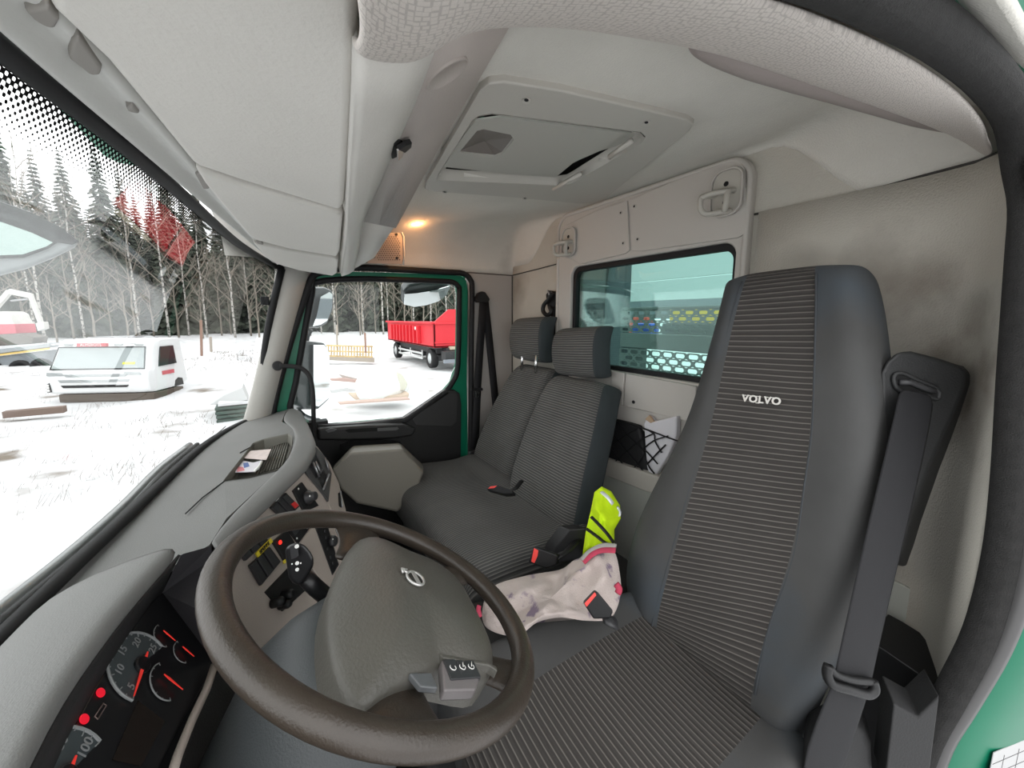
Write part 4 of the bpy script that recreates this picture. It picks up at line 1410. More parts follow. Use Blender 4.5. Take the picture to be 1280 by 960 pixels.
# ================================================================== SEATS
# ---- driver seat
ds = thing('driver_chair', V(0.44, -0.6, 1.13), 'high backed black driver seat with ribbed centre and lettering on its back', 'seat')
BD = V(0, -0.24, 0.90).normalized()              # direction up the backrest
BN = V(0, 0.90, 0.24).normalized()               # its front
BP = V(0.44, -0.78, 1.60)
rowsb = [
    # L, SL, SR, ridge, R in photograph pixels, top to bottom
    ((902, 348), (934, 337), (1020, 326), (1066, 325), (1082, 329)),
    ((899, 362), (928, 352), (1020, 341), (1069, 340), (1090, 345)),
    ((893, 392), (915, 392), (1020, 386), (1076, 388), (1099, 388)),
    ((872, 465), (898, 468), (1018, 480), (1087, 475), (1107, 465)),
    ((851, 530), (885, 530), (1015, 545), (1090, 545), (1108, 540)),
    ((820, 588), (868, 590), (1006, 608), (1088, 612), (1104, 612)),
    ((788, 648), (850, 655), (996, 680), (1074, 685), (1092, 690)),
    ((773, 700), (834, 710), (980, 735), (1050, 748), (1070, 755)),
    ((774, 742), (820, 760), (960, 790), (1022, 815), (1042, 825)),
    ((786, 768), (815, 786), (944, 868), (990, 890), (1008, 900)),
    ((803, 782), (818, 796), (940, 908), (968, 930), (990, 948)),
]
n_r = len(rowsb)
G = []
for i, r in enumerate(rowsb):
    mid = min(i, n_r - 1 - i)
    e = 1.0 if 1 <= i <= n_r - 2 else 0.3
    top_in = -0.04 if i == 0 else (-0.010 if i == 1 else 0)
    bot_in = -0.03 if i == n_r - 1 else 0

    def BW(p, o_):
        return W(*p, n=BN, p=BP + BN * (o_ + top_in + bot_in))
    L_, SL_, SR_, RG, R_ = r
    lm = (L_[0] * 0.45 + SL_[0] * 0.55, L_[1] * 0.45 + SL_[1] * 0.55)
    rm = (RG[0] * 0.5 + SR_[0] * 0.5, RG[1] * 0.5 + SR_[1] * 0.5)
    c1 = (SL_[0] * 0.66 + SR_[0] * 0.34, SL_[1] * 0.66 + SR_[1] * 0.34)
    c2 = (SL_[0] * 0.34 + SR_[0] * 0.66, SL_[1] * 0.34 + SR_[1] * 0.66)
    G.append([BW(L_, -0.045), BW(lm, 0.012 * e), BW(SL_, -0.004), BW(c1, -0.010), BW(c2, -0.010), BW(SR_, -0.004), BW(rm, 0.014 * e), BW(RG, 0.004 * e), BW(R_, -0.06)])
back = pad('backrest', G, -BN * 0.10, [SEAT_PLAIN, SEAT_RIB], ds, sub=2, colmat=[0, 0, 1, 1, 1, 0, 0, 0])
# piping along the seams
PIPE = mat('seat_piping', (0.045, 0.05, 0.055), 0.9)
for cix in (2, 5):
    tube('seam_piping', [G[i][cix] + BN * 0.0015 for i in range(1, n_r - 1)], 0.0022, PIPE, back, seg=6, smooth_n=3)
lc = W(951, 500, n=BN, p=BP + BN * 0.0005)
lr_ = (W(975, 502, n=BN, p=BP) - W(928, 497.5, n=BN, p=BP)).normalized()
text('lettering', 'VOLVO', lc, lr_, BD, 0.0225, SILVER_THREAD, back, ext=0.0012, bold=0.0006, space=1.12)
# serifs of the embroidered letters
lu = BN.cross(lr_).normalized()
wd = (W(975, 502, n=BN, p=BP) - W(928, 497.5, n=BN, p=BP)).length
for f in (-0.46, -0.29, 0.0 - 0.075, 0.145, 0.28):
    for s_ in (-1, 1):
        if s_ < 0 and f not in (-0.075,):
            continue
        p = lc + lr_ * (wd * f) + lu * (0.0076 * s_)
        prism('lettering_serif', [p - lr_ * 0.004 - lu * 0.0008, p + lr_ * 0.004 - lu * 0.0008, p + lr_ * 0.004 + lu * 0.0008, p - lr_ * 0.004 + lu * 0.0008], BN * 0.0013, SILVER_THREAD, back, bev=0)


def cz(x, y):
    return 1.602 + 0.10 * (x - 0.44)


rows = []
for k, y in enumerate((-0.86, -0.80, -0.70, -0.58, -0.46, -0.36, -0.29, -0.26)):
    f = (0, 0, 0, 0, 0, -0.002, -0.012, -0.055)[k]
    w = (0.98, 1, 1, 1, 1, 1, 1, 0.98)[k]
    sl, sr = 0.585, 0.285
    r = []
    for x, dz in ((0.675, -0.055), (0.655, -0.002), (0.625, 0.010), (sl, 0.002), (0.50, -0.004), (0.37, -0.004), (sr, 0.000), (0.245, 0.008), (0.215, -0.004), (0.195, -0.06)):
        xx = 0.44 + (x - 0.44) * w
        if x > 0.59:
            xx += min(0.055, 0.26 * max(0, y + 0.80))
            dz += 0.014
        r.append(V(xx, y, cz(xx, y) + dz + f))
    rows.append(r)
cush = pad('cushion', rows, V(0, 0, -0.11), [SEAT_PLAIN, SEAT_RIB], ds, sub=2, colmat=[0, 0, 0, 1, 1, 1, 0, 0, 0])
rbox('seat_base', (0.44, -0.58, 1.40), (0.40, 0.46, 0.20), BLACKP, ds, bev=0.02)
rbox('pedestal', (0.44, -0.58, 1.22), (0.34, 0.40, 0.18), BLACKP, ds, bev=0.01)
# recliner cover at the near side of the seat
prism('side_cover', [W(a, b, T=0.70) for a, b in [(1010, 930), (1050, 905), (1078, 912), (1090, 935), (1092, 1000), (1000, 1000)]], V(0.03, -0.08, -0.01), SOFTBLACK, ds, bev=0.012)

# ---- driver belt
bl = thing('driver_seat_belt', W(1160, 480, T=0.73), 'wide black driver seat belt hanging from its angular pillar cover', 'seat belt')
HOUS = mat('belt_cover', (0.020, 0.0205, 0.021), 0.55, bump=0.25, bscale=350)
hq = [(1101, 466), (1108, 452), (1122, 440), (1138, 439), (1170, 448), (1200, 457), (1209, 464), (1209, 476), (1196, 510), (1166, 575), (1140, 640), (1125, 690), (1112, 690), (1104, 560)]
hv = [W(a, b, T=0.74 + 0.02 * (1160 - a) / 100) for a, b in hq]
bk = [(1106, 462), (1112, 452), (1126, 443), (1142, 441), (1178, 449), (1212, 460), (1222, 472), (1221, 490), (1206, 530), (1180, 590), (1152, 655), (1132, 710), (1116, 705), (1106, 570)]
hb = [W(a, b, T=0.90) for a, b in bk]
nn = len(hv)
obj('pillar_cover', hv + hb, [tuple(range(nn)), tuple(range(2 * nn - 1, nn - 1, -1))] + [(i, (i + 1) % nn, nn + (i + 1) % nn, nn + i) for i in range(nn)], HOUS, bl, bev=0.012, seg=4)
hn = (EYEV - W(1150, 490, T=0.74)).normalized()


def HW(a, b, o_):
    return W(a, b, T=0.74 + 0.02 * (1160 - a) / 100 - o_)


sl_ = [(1117, 472), (1121, 467), (1130, 467), (1142, 473), (1158, 480), (1168, 484), (1174, 490), (1173, 497), (1168, 498), (1150, 492), (1130, 490), (1120, 484)]
prism('slot', [HW(a, b, 0.003) for a, b in sl_], -hn * 0.002, DARK_HOLE, bl, bev=0)
tube('slot_rim', [HW(a, b, 0.003) for a, b in sl_], 0.004, HOUS, bl, seg=8, closed=True, smooth_n=3)
tube('guide', [HW(a, b, 0.0055) for a, b in [(1124, 478), (1138, 478), (1155, 485), (1168, 489)]], 0.006, SWG, bl, seg=8)
BLl = [(1124, 484, 0.728), (1122, 500, 0.720), (1108, 560, 0.70), (1085, 655, 0.675), (1062, 755, 0.655), (1044, 838, 0.645), (1042, 852, 0.642), (1020, 900, 0.635), (995, 975, 0.62)]
BLr = [(1170, 493, 0.726), (1168, 515, 0.720), (1157, 572, 0.705), (1136, 660, 0.685), (1112, 760, 0.668), (1093, 845, 0.658), (1090, 862, 0.655), (1072, 915, 0.65), (1052, 985, 0.64)]
rows = []
for a, b in zip(BLl, BLr):
    p, q = W(a[0], a[1], T=a[2]), W(b[0], b[1], T=b[2])
    m = p.lerp(q, 0.5) + hn * 0.002
    rows.append([p, m, q])
sheet('webbing', rows, WEBBING, bl, sol=0.003, sub=1)
gp_ = [(1036, 832, 0.636), (1034, 842, 0.636), (1040, 855, 0.634), (1062, 862, 0.636), (1084, 868, 0.642), (1093, 862, 0.645), (1091, 851, 0.647)]
tube('belt_guide', [W(a, b, T=t) for a, b, t in gp_], 0.0075, BLACKP, bl, seg=10, smooth_n=4)
tube('belt_guide', [W(a, b, T=t) for a, b, t in [(1037, 834, 0.636), (1045, 843, 0.637), (1066, 850, 0.640), (1090, 852, 0.647)]], 0.006, BLACKP, bl, seg=10, smooth_n=4)
# dark gap and bracket beside the seat
prism('lower_shroud', [W(a, b, T=0.68) for a, b in [(1117, 880), (1147, 897), (1175, 870), (1160, 985), (1105, 985)]], V(0.03, -0.06, 0), SOFTBLACK, bl, bev=0.004)
tag(prism('trim_15', [W(a, b, Y=-1.06) for a, b in [(1085, 800), (1105, 812), (1172, 858), (1200, 880), (1200, 1000), (1020, 1000)]], V(0, -0.14, 0), BLACKP, bev=0.003), 'black lower pillar trim beside the driver seat', kind='structure')

# ---- passenger bench: one cushion, two backrests with headrests
pb = thing('passenger_bench', V(1.4, -0.7, 1.13), 'two place passenger bench in fine ribbed dark grey cloth', 'bench seat')
rows = []
for k, (y, dz) in enumerate(((-0.98, -0.01), (-0.92, 0), (-0.84, -0.012), (-0.72, -0.004), (-0.62, 0.006), (-0.53, 0.006), (-0.485, -0.006), (-0.462, -0.035), (-0.458, -0.07))):
    r = []
    for x, d2 in ((1.905, -0.07), (1.885, -0.015), (1.85, 0.004), (1.62, 0.006), (1.44, 0.004), (1.40, -0.004), (1.36, 0.004), (1.16, -0.004), (0.99, 0.008), (0.95, 0.0), (0.928, -0.02), (0.918, -0.06)):
        dip = -0.012 if (k in (2,) and 0.96 < x < 1.86) else 0
        xx = x
        if k >= 6:
            xx = 1.41 + (x - 1.41) * (1 - 0.03 * (k - 5))
        r.append(V(xx, y, 1.65 + dz + d2 + dip))
    rows.append(r)
# stripes run across the seat: v along x
GT = [[rows[i][j] for i in range(len(rows))] for j in range(len(rows[0]))]
bc = pad('bench_cushion', GT, V(0, 0.0, -0.10), [SEAT_RIB_FINE], pb, sub=2)
GT2 = [[V(*p) + V(0, -0.002, -0.085) for p in r] for r in ([rows[i][::1] for i in range(len(rows))])]
rbox('bench_skirt', (1.41, -0.70, 1.535), (0.93, 0.44, 0.12), SEAT_TEAL, pb, bev=0.03, seg=4)
rbox('bench_frame', (1.41, -0.72, 1.31), (0.86, 0.38, 0.34), BLACKP, pb, bev=0.01)


def back_rest(cx_bot, cx_top, wb, wt, y0, y1, z0, z1, name):
    up = V(0, y1 - y0, z1 - z0)
    fr = V(0, z1 - z0, -(y1 - y0)).normalized()
    rws = []
    for t, k, dd in ((-0.06, 0.96, -0.02), (0.0, 1.0, 0.0), (0.2, 1.03, 0.012), (0.45, 1.03, 0.012), (0.68, 1.0, 0.004), (0.85, 0.96, -0.004), (0.95, 0.88, -0.018), (1.0, 0.76, -0.05)):
        c_ = V(cx_bot + (cx_top - cx_bot) * t, y0, z0) + up * t
        w = (wb + (wt - wb) * t) * k / 2
        r = []
        for s_, d_ in ((-1.0, -0.075), (-0.94, -0.022), (-0.80, 0.006), (-0.55, 0.002), (0, 0.0), (0.55, 0.002), (0.80, 0.006), (0.94, -0.022), (1.0, -0.075)):
            r.append(c_ + V(-s_ * w, 0, 0) + fr * (d_ + dd))
        rws.append(r)
    b_ = pad('backrest', rws, -fr * 0.075, [SEAT_TEAL, SEAT_RIB_FINE], pb, sub=2, colmat=[0, 1, 1, 1, 1, 1, 1, 0])
    return b_, up, fr


def head_rest(px_l, px_r, y, label_posts=True):
    """px = left and right columns of the outline: (top, bottom) pixel pairs"""
    tl, bl_ = W(*px_l[0], Y=y), W(*px_l[1], Y=y)
    tr, br = W(*px_r[0], Y=y), W(*px_r[1], Y=y)
    rws = []
    for t, dd, k in ((0, -0.045, 0.90), (0.10, -0.012, 0.98), (0.35, 0.004, 1.0), (0.65, 0.004, 1.0), (0.90, -0.006, 0.97), (1.0, -0.03, 0.90)):
        l, r_ = tl.lerp(bl_, t), tr.lerp(br, t)
        m = (l + r_) / 2
        row = []
        for s_, d_ in ((-1, -0.05), (-0.92, -0.012), (-0.5, 0.004), (0.0, 0.006), (0.55, 0.004), (0.92, -0.012), (1, -0.05)):
            p = m + (r_ - l) / 2 * s_ * k
            row.append(V(p.x, y + d_ + dd, p.z))
        rws.append(row)
    h = pad('headrest', rws, V(0, -0.065, 0.0), [SEAT_TEAL, SEAT_RIB_FINE], pb, sub=2, colmat=[1, 1, 1, 1, 1, 0])
    return h, (bl_ + br) / 2


b1, up1, fr1 = back_rest(1.185, 1.20, 0.455, 0.37, -0.87, -1.07, 1.64, 2.165, 'near')
b2, up2, fr2 = back_rest(1.66, 1.555, 0.42, 0.36, -0.93, -1.12, 1.64, 2.175, 'far')
h1, c1_ = head_rest(((683, 411), (684, 469)), ((742, 407), (742, 476)), -1.09)
h2, c2_ = head_rest(((632, 398), (632, 448)), ((673, 395), (673, 456)), -1.11)
for a, b in (((653.5, 440), (652, 456)), ((670.5, 444), (669.5, 460))):
    tube('headrest_post', [W(*a, Y=-1.12), W(b[0], b[1] + 6, Y=-1.12)], 0.007, CHROME, h2, seg=10)
# buckles of the bench
REDLAB = mat('buckle_red', (0.75, 0.06, 0.05), 0.35)


def buckle(name, body, red, T, depth, label, strap=None, dark=BLACKP):
    b_ = prism(name, [W(a, b, T=T) for a, b in body], depth, dark, bev=0.004, seg=3)
    tag(b_, label, 'belt buckle')
    n_ = (EYEV - W(*body[0], T=T)).normalized()
    prism('release_button', [W(a, b, T=T) + n_ * 0.0015 for a, b in red], -n_ * 0.004, REDLAB, b_, bev=0.001)
    if strap:
        tube('stalk', [W(a, b, T=t) for a, b, t in strap], 0.011, dark, b_, seg=8, flat=0.4)
    return b_


buckle('belt_buckle', [(660, 703), (667, 683), (697, 694), (695, 706), (683, 711)], [(664, 702), (667.5, 685), (673, 688), (672, 695), (668, 704)], 1.10, V(0.02, -0.03, -0.02), 'black buckle with red button at the near edge of the bench', [(690, 700, 1.11), (708, 690, 1.15), (725, 672, 1.2)])
buckle('belt_buckle', [(608, 612), (611, 608), (622, 606), (640, 612), (642, 617), (630, 618)], [(610, 611), (613, 608), (621.5, 607), (618, 610)], 1.44, V(0.01, -0.02, -0.02), 'small black buckle with red button between the bench backrests', [(636, 614, 1.45), (645, 610, 1.48), (652, 601, 1.52)])
# black side bracket of the bench
tag(prism('bench_bracket', [W(a, b, T=1.19) for a, b in [(694, 685), (712, 662), (733, 660), (733, 690), (728, 698), (690, 706)]], V(0.05, 0.0, -0.01), BLACKP, bev=0.004), 'black steel bracket at the side of the passenger bench', 'bracket')

# ---- far seat belt on the pillar
fb_ = thing('passenger_seat_belt', W(605, 372, X=1.93), 'black passenger seat belt hanging on the far door pillar', 'seat belt')
prism('anchor_cover', WL([(594, 374), (599, 366), (603, 364), (607, 365), (613, 374), (611, 378), (597, 378)], X=1.915), (0.03, 0, 0), BLACKP, fb_, bev=0.006)


def strip(name, ctr, w, m, par, axis=V(0, 1, 0), sol=0.003):
    rws = [[c_ - axis * w / 2, c_ + axis * w / 2] for c_ in ctr]
    return sheet(name, rws, m, par, sol=sol)


strip('webbing', WL([(604, 376), (601, 420), (597, 480), (595, 530), (593, 575)], X=1.925), 0.046, WEBBING, fb_)
strip('webbing', WL([(606, 376), (611, 420), (616, 470), (621, 520), (624, 560)], X=1.935), 0.046, WEBBING, fb_)
prism('tongue', WL([(589.5, 485), (603.5, 485), (604, 488), (600, 489), (599, 497), (595, 497), (594, 489), (589, 488)], X=1.905), (0.012, 0, 0), BLACKP, fb_, bev=0.002)
prism('tongue_plate', WL([(594.5, 489), (599.5, 489), (599, 496.5), (595.5, 496.5)], X=1.903), (0.003, 0, 0), CHROME, fb_, bev=0.001)
disc('hole', W(597, 494, X=1.9025), (-1, 0, 0), 0.005, 0.001, DARK_HOLE, fb_, seg=10)
prism('floor_anchor', WL([(588, 566), (598, 563), (602, 572), (597, 580), (588, 578)], X=1.90), (0.03, 0, 0), SWG, fb_, bev=0.006)

# ---- strap hook on the rear wall
sk = thing('strap_hook', W(686, 375, Y=RW + 0.02), 'black plastic strap hook on the rear wall by the headrests', 'hook')
prism('plate', WL([(682, 368), (686, 363), (691, 364), (698, 374), (697, 379), (693, 383), (684, 384)], Y=RW + 0.022), (0, -0.02, 0), BLACKP, sk, bev=0.004)
tube('hook', WL([(690, 366), (686, 374), (680, 381), (679, 389), (684, 394), (689, 390), (687, 383)], Y=RW + 0.04), 0.011, BLACKP, sk, seg=10, smooth_n=4)
tube('clip', WL([(685, 363), (686.5, 369)], Y=RW + 0.05), 0.004, GREY_METAL, sk, seg=8)
strip('webbing', WL([(692, 380), (692, 395), (692.5, 412), (693, 440)], Y=RW + 0.015), 0.035, WEBBING, sk, axis=V(1, 0, 0))

# ---- luggage net with bags
NY = RW + 0.05
bag = prism('black_bag', WL([(752, 528), (760, 523), (785, 529), (798, 533), (803, 552), (806, 575), (813, 601), (800, 596), (775, 583), (750, 571)], Y=NY), (0, -0.035, 0), mat('black_nylon', (0.010, 0.010, 0.011), 0.7, bump=0.5, bscale=60), bev=0.012, seg=3)
tag(bag, 'crumpled black bag tucked in the luggage net', 'bag')
wv = WL([(804, 529), (811, 519.5), (816, 527), (846, 520), (845, 545), (835, 570), (815, 601), (808, 585), (806, 560)], Y=NY + 0.004)
wb_ = prism('white_bag', wv, (0, -0.03, 0), mat('white_paper_bag', (0.62, 0.61, 0.64), 0.8, bump=0.6, bscale=30), bev=0.008, seg=3)
tag(wb_, 'crumpled white paper bag in the luggage net behind the driver seat', 'bag')
prism('brown_fold', WL([(806, 524), (811, 519), (817, 527), (813, 529)], Y=NY + 0.006), (0, -0.01, 0), mat('kraft_fold', (0.42, 0.30, 0.20), 0.8), wb_, bev=0.001)
net = thing('luggage_net', W(790, 560, Y=NY), 'black elastic cord luggage net on the rear wall', 'net')
YN = NY + 0.010
for pts in ([(762, 523), (800, 534), (835, 547), (850, 552)], [(803, 562), (817, 551), (835, 545)], [(803, 535), (817, 542), (819, 552), (827, 566)], [(806, 562), (815, 572), (822, 580)], [(809, 580), (820, 568), (832, 556)],
            [(770, 526), (785, 545), (803, 562)], [(758, 532), (780, 560), (805, 590)], [(752, 545), (770, 570), (790, 592)], [(800, 534), (780, 545), (760, 560)], [(803, 548), (785, 562), (768, 578)], [(806, 566), (797, 580), (787, 590)], [(817, 542), (803, 548)], [(807, 575), (813, 586), (818, 592)]):
    tube('cord', WL(pts, Y=YN), 0.0028, RUBBER, net, seg=6, smooth_n=3)
tube('border_cord', WL([(750, 572), (775, 585), (800, 598), (815, 604)], Y=YN), 0.004, RUBBER, net, seg=6, smooth_n=3)

# ---- engine tunnel between the seats, towel, vest
tag(rbox('engine_cover', (0.82, -0.62, 1.36), (0.24, 0.80, 0.42), mat('tunnel_black', (0.014, 0.014, 0.014), 0.7, bump=0.3), bev=0.03), 'black engine cover between driver seat and bench', 'engine cover')


def cloth(name, outline, plane_T, centre, hump, m, seed, freq, amp, label, cat, rings=14, thick=0.02, round_=True):
    """a crumpled cloth: rings from the outline to the centre, rising to a hump with folds"""
    ol = [W(a, b, T=t) for a, b, t in outline]
    if round_:
        ol = catmull(ol, 5, True)
    else:
        ol = [ol[i].lerp(ol[(i + 1) % len(ol)], j / 5) for i in range(len(ol)) for j in range(5)]
    c_ = W(*centre[:2], T=centre[2])
    n = (EYEV - c_).normalized()
    v, f = [], []
    k = len(ol)
    for i in range(rings + 1):
        t = i / rings
        for p in ol:
            q = p.lerp(c_, t)
            h = hump * (1 - (1 - t) ** 2)
            a_ = amp * min(1, t * 4) * min(1, (1 - t) * 3 + 0.3)
            fo = abs(noise.noise(q * freq + V(seed, 0, 0)))
            fo2 = noise.noise(q * freq * 2.3 + V(0, seed, 0))
            v.append(q + n * (h + a_ * (0.6 - fo * 1.6 + fo2 * 0.35)))
    for i in range(rings):
        for j in range(k):
            f.append((i * k + j, i * k + (j + 1) % k, (i + 1) * k + (j + 1) % k, (i + 1) * k + j))
    # underside
    base = len(v)
    for p in ol:
        v.append(p - n * thick)
    for j in range(k):
        f.append((j, base + j, base + (j + 1) % k, (j + 1) % k))
    f.append(tuple(base + j for j in range(k)))
    uv = [((q - c_).dot(V(0, 0, 1)), (q - c_).dot(V(-_sy, -_cy, 0))) for q in v]
    return tag(obj(name, v, f, m, smooth=True), label, cat), n


TOW = mat('towel_pink_grey', (0.50, 0.43, 0.40), 0.97, bump=0.6, bscale=300, vary=0.10, vscale=9, grime=((0.22, 0.17, 0.23), 13, 0.60, 0.64))
tw, tn = cloth('towel', [(604, 756, 0.98), (618, 732, 1.04), (660, 719, 1.06), (700, 712, 1.08), (718, 700, 1.09), (735, 694, 1.08), (755, 682, 1.06), (768, 690, 1.04), (774, 712, 1.0), (776, 742, 0.97), (764, 772, 0.93), (735, 776, 0.91), (700, 772, 0.90), (672, 778, 0.90), (652, 792, 0.88), (630, 794, 0.90), (606, 782, 0.94)],
               1.0, (688, 748, 0.98), 0.028, TOW, 3.1, 13.0, 0.045, 'crumpled pale pinkish towel with grey motifs lying between the seats', 'towel')
PURP = mat('towel_motif', (0.17, 0.14, 0.20), 0.97)
HEM = mat('towel_red_hem', (0.42, 0.045, 0.085), 0.95)
GREYHEM = mat('towel_grey_hem', (0.30, 0.29, 0.27), 0.95)
tube('hem', [W(a, b, T=t) for a, b, t in [(729, 703, 1.005), (740, 693, 1.01), (752, 688, 1.01), (769, 688, 0.99)]], 0.009, HEM, tw, seg=8, flat=0.5, smooth_n=4)
tube('hem', [W(a, b, T=t) for a, b, t in [(727, 700, 1.01), (738, 689, 1.02), (754, 682, 1.02), (770, 683, 1.0)]], 0.008, GREYHEM, tw, seg=8, flat=0.5, smooth_n=4)
tube('hem', [W(a, b, T=t) for a, b, t in [(599, 757, 0.955), (598, 762, 0.95), (600, 771, 0.945)]], 0.006, HEM, tw, seg=8, smooth_n=3)
tube('hem', [W(a, b, T=t) for a, b, t in [(770, 730, 0.93), (774, 736, 0.925), (772, 742, 0.92)]], 0.008, HEM, tw, seg=8, smooth_n=3)
hb_ = buckle('belt_buckle', [(730, 755), (745, 739), (748, 741), (767, 764), (763, 773), (742, 774)], [(730.5, 754), (743.5, 740), (745.5, 744), (733, 759)], 0.845, V(0.025, -0.02, -0.02), 'black buckle with red button beside the driver seat on the towel')
tube('stalk', [W(a, b, T=t) for a, b, t in [(755, 772, 0.86), (770, 780, 0.86)]], 0.018, SWG, hb_, seg=8, flat=0.4)

HIVIS = mat('hi_vis_yellow', (0.56, 0.80, 0.0), 0.8, bump=0.3, bscale=120)
hv_, hn2 = cloth('hi_vis_vest', [(728, 694, 1.16), (732, 665, 1.18), (738, 640, 1.21), (743, 615, 1.24), (752, 608, 1.24), (764, 614, 1.23), (775, 632, 1.21), (776, 648, 1.19), (768, 662, 1.18), (768, 684, 1.15), (752, 686, 1.14), (740, 690, 1.14)],
                 1.2, (753, 652, 1.19), 0.03, HIVIS, 9.7, 12.0, 0.04, 'bright yellow high visibility vest stuffed behind the passenger bench', 'vest', thick=0.03, round_=False)
for pts in ([(733, 661, 1.145), (743, 668, 1.13), (757, 679, 1.12), (764, 684, 1.125)], [(739, 646, 1.16), (748, 655, 1.14), (758, 666, 1.13), (767, 678, 1.13)]):
    tube('black_stripe', [W(a, b, T=t - 0.01) for a, b, t in pts], 0.007, BLACKP, hv_, seg=8, flat=0.4, smooth_n=4)
REFLT = mat('reflective_tape', (0.72, 0.74, 0.76), 0.3, metal=0.3)
tube('reflective_tape', [W(a, b, T=t) for a, b, t in [(752, 615, 1.185), (760, 622, 1.165), (766, 630, 1.16)]], 0.008, REFLT, hv_, seg=8, flat=0.4, smooth_n=3)
tube('reflective_tape', [W(a, b, T=t) for a, b, t in [(772, 634, 1.155), (775, 640, 1.155), (774, 645, 1.155)]], 0.009, REFLT, hv_, seg=8, flat=0.4, smooth_n=3)

# ---- courtesy lamp and speaker grille by the passenger door
lamp = thing('courtesy_lamp', W(525, 268, Z=2.70), 'small oval courtesy lamp glowing orange near the far roof edge', 'lamp')
cl_ = W(526, 268, X=1.80)
lz = ceil_z(1.80, cl_.y)
LT = 2.03
e1_ = V(-_sy, -_cy, 0)
prism('housing', [W(a, b, T=1.72) for a, b in [(515, 266), (519, 261.5), (541, 262), (540, 265), (535, 269), (529, 271), (516, 269)]], V(0.03, 0, 0.03), GREY_METAL, lamp, bev=0.003)
prism('reflector', [W(a, b, T=1.705) for a, b in [(520, 263.5), (538, 263.5), (534, 267.5), (528, 269.5), (521, 267)]], V(0.004, 0, 0.004), mat('lamp_reflector', (0.60, 0.60, 0.63), 0.25), lamp, bev=0.001)
GLOW = mat('orange_lamp_glow', (1.0, 0.42, 0.07), 0.4, emit=5.0)
prism('lens', [W(a, b, T=1.71) for a, b in [(511, 271.5), (515, 266.5), (522, 269), (529, 271), (536, 269.5), (533, 273), (526, 275), (515, 274)]], V(0.01, 0, 0.01), GLOW, lamp, bev=0.002)
ld = bpy.data.lights.new('lamp_bulb', 'POINT')
ld.energy = 1.8
ld.color = (1.0, 0.45, 0.16)
ld.shadow_soft_size = 0.015
lo = bpy.data.objects.new('lamp_bulb', ld)
col.objects.link(lo)
lo.location = W(521, 279, T=1.69)
lo.parent = lamp
lo.matrix_parent_inverse = Matrix.Translation(-lamp.location)
sp = thing('door_speaker', W(488, 310, X=1.86), 'perforated speaker grille above the passenger door', 'speaker')
SPK = mat('speaker_plastic', (0.30, 0.255, 0.225), 0.6, bump=0.15)
spq = [(458, 330), (503, 331), (505, 322), (504, 296), (501, 289), (494, 286), (470, 290)]
sg = prism('grille', WL(spq, X=1.80), (0.02, 0, 0.01), SPK, sp, bev=0.004)
tube('rim', WL([(504, 331), (505.5, 322), (504.5, 296), (501, 288), (494, 285.5), (486, 288)], X=1.797), 0.004, MODULE, sp, seg=8)
holes = []
for i in range(12):
    for j in range(12):
        a, b = 472 + i * 2.9 + (j % 2) * 1.45, 296 + j * 2.6
        if b < 299 and a > 497 or a > 500 or b > 326:
            continue
        c_ = W(a, b, X=1.799)
        holes.append(lathe_geo(c_, (-1, 0, 0), [(0.0032, 0), (0.0032, 0.0008)], 6))
gv, gf = join_geo(holes)
tag(obj('perforation', gv, gf, mat('perforation_dark', (0.12, 0.09, 0.075), 0.9), sp), kind='stuff')
for a, b in ((495.5, 293), (496, 322.5), (467.5, 321)):
    disc('screw', W(a, b, X=1.798), (-1, 0, 0), 0.006, 0.002, RUBBER, sp)
# ================================================================== OUTSIDE
SNOW = mat('snow', (0.60, 0.605, 0.615), 0.9, bump=0.6, bscale=4.0, vary=0.10, vscale=1.2, grime=((0.17, 0.14, 0.11), 0.8, 0.60, 0.74))
gxs = [-60, -30, -12, -5] + [i * 0.6 for i in range(-3, 60)] + [38, 42, 47, 55, 65, 80, 110, 150]
gys = [-110, -70, -45, -35] + [-30 + i * 0.75 for i in range(64)] + [20, 25, 32, 45, 70, 110]


def gz(x, y):
    a = 0.10 * noise.noise(V(x * 0.35, y * 0.35, 0)) + 0.05 * noise.noise(V(x * 1.1, y * 1.1, 3))
    far = max(0, (x - 30) / 60)
    # a low heap beside the white cab
    hp_ = 0.75 * math.exp(-(((x - 21) / 3.4) ** 2 + ((y - 1.2) / 2.0) ** 2))
    return a - 0.08 + far * 0.4 + hp_


ground = sheet('ground', [[V(x, y, gz(x, y)) for x in gxs] for y in gys], SNOW, uv=False)
tag(ground, 'snow covered yard with dry grass showing through', kind='structure')

# dry grass poking through the snow
GRASS = mat('dry_grass', (0.13, 0.09, 0.055), 0.9)
gv, gf = [], []
for i in range(520):
    x = random.uniform(5, 34)
    y = x * random.uniform(-0.10, 0.42)
    if noise.noise(V(x * 0.3, y * 0.3, 8)) < -0.05:
        continue
    for k in range(7):
        h = random.uniform(0.05, 0.22)
        a = random.uniform(0, 6.28)
        w = 0.004 + 0.0005 * x
        px, py = x + random.gauss(0, 0.16), y + random.gauss(0, 0.16)
        z = gz(px, py)
        q = len(gv)
        gv += [V(px - w, py, z), V(px + w, py + w, z), V(px + math.cos(a) * h * 0.6, py + math.sin(a) * h * 0.6, z + h)]
        gf.append((q, q + 1, q + 2))
tag(obj('dry_grass', gv, gf, GRASS), 'dry brown grass poking through the snow', 'grass', kind='stuff')

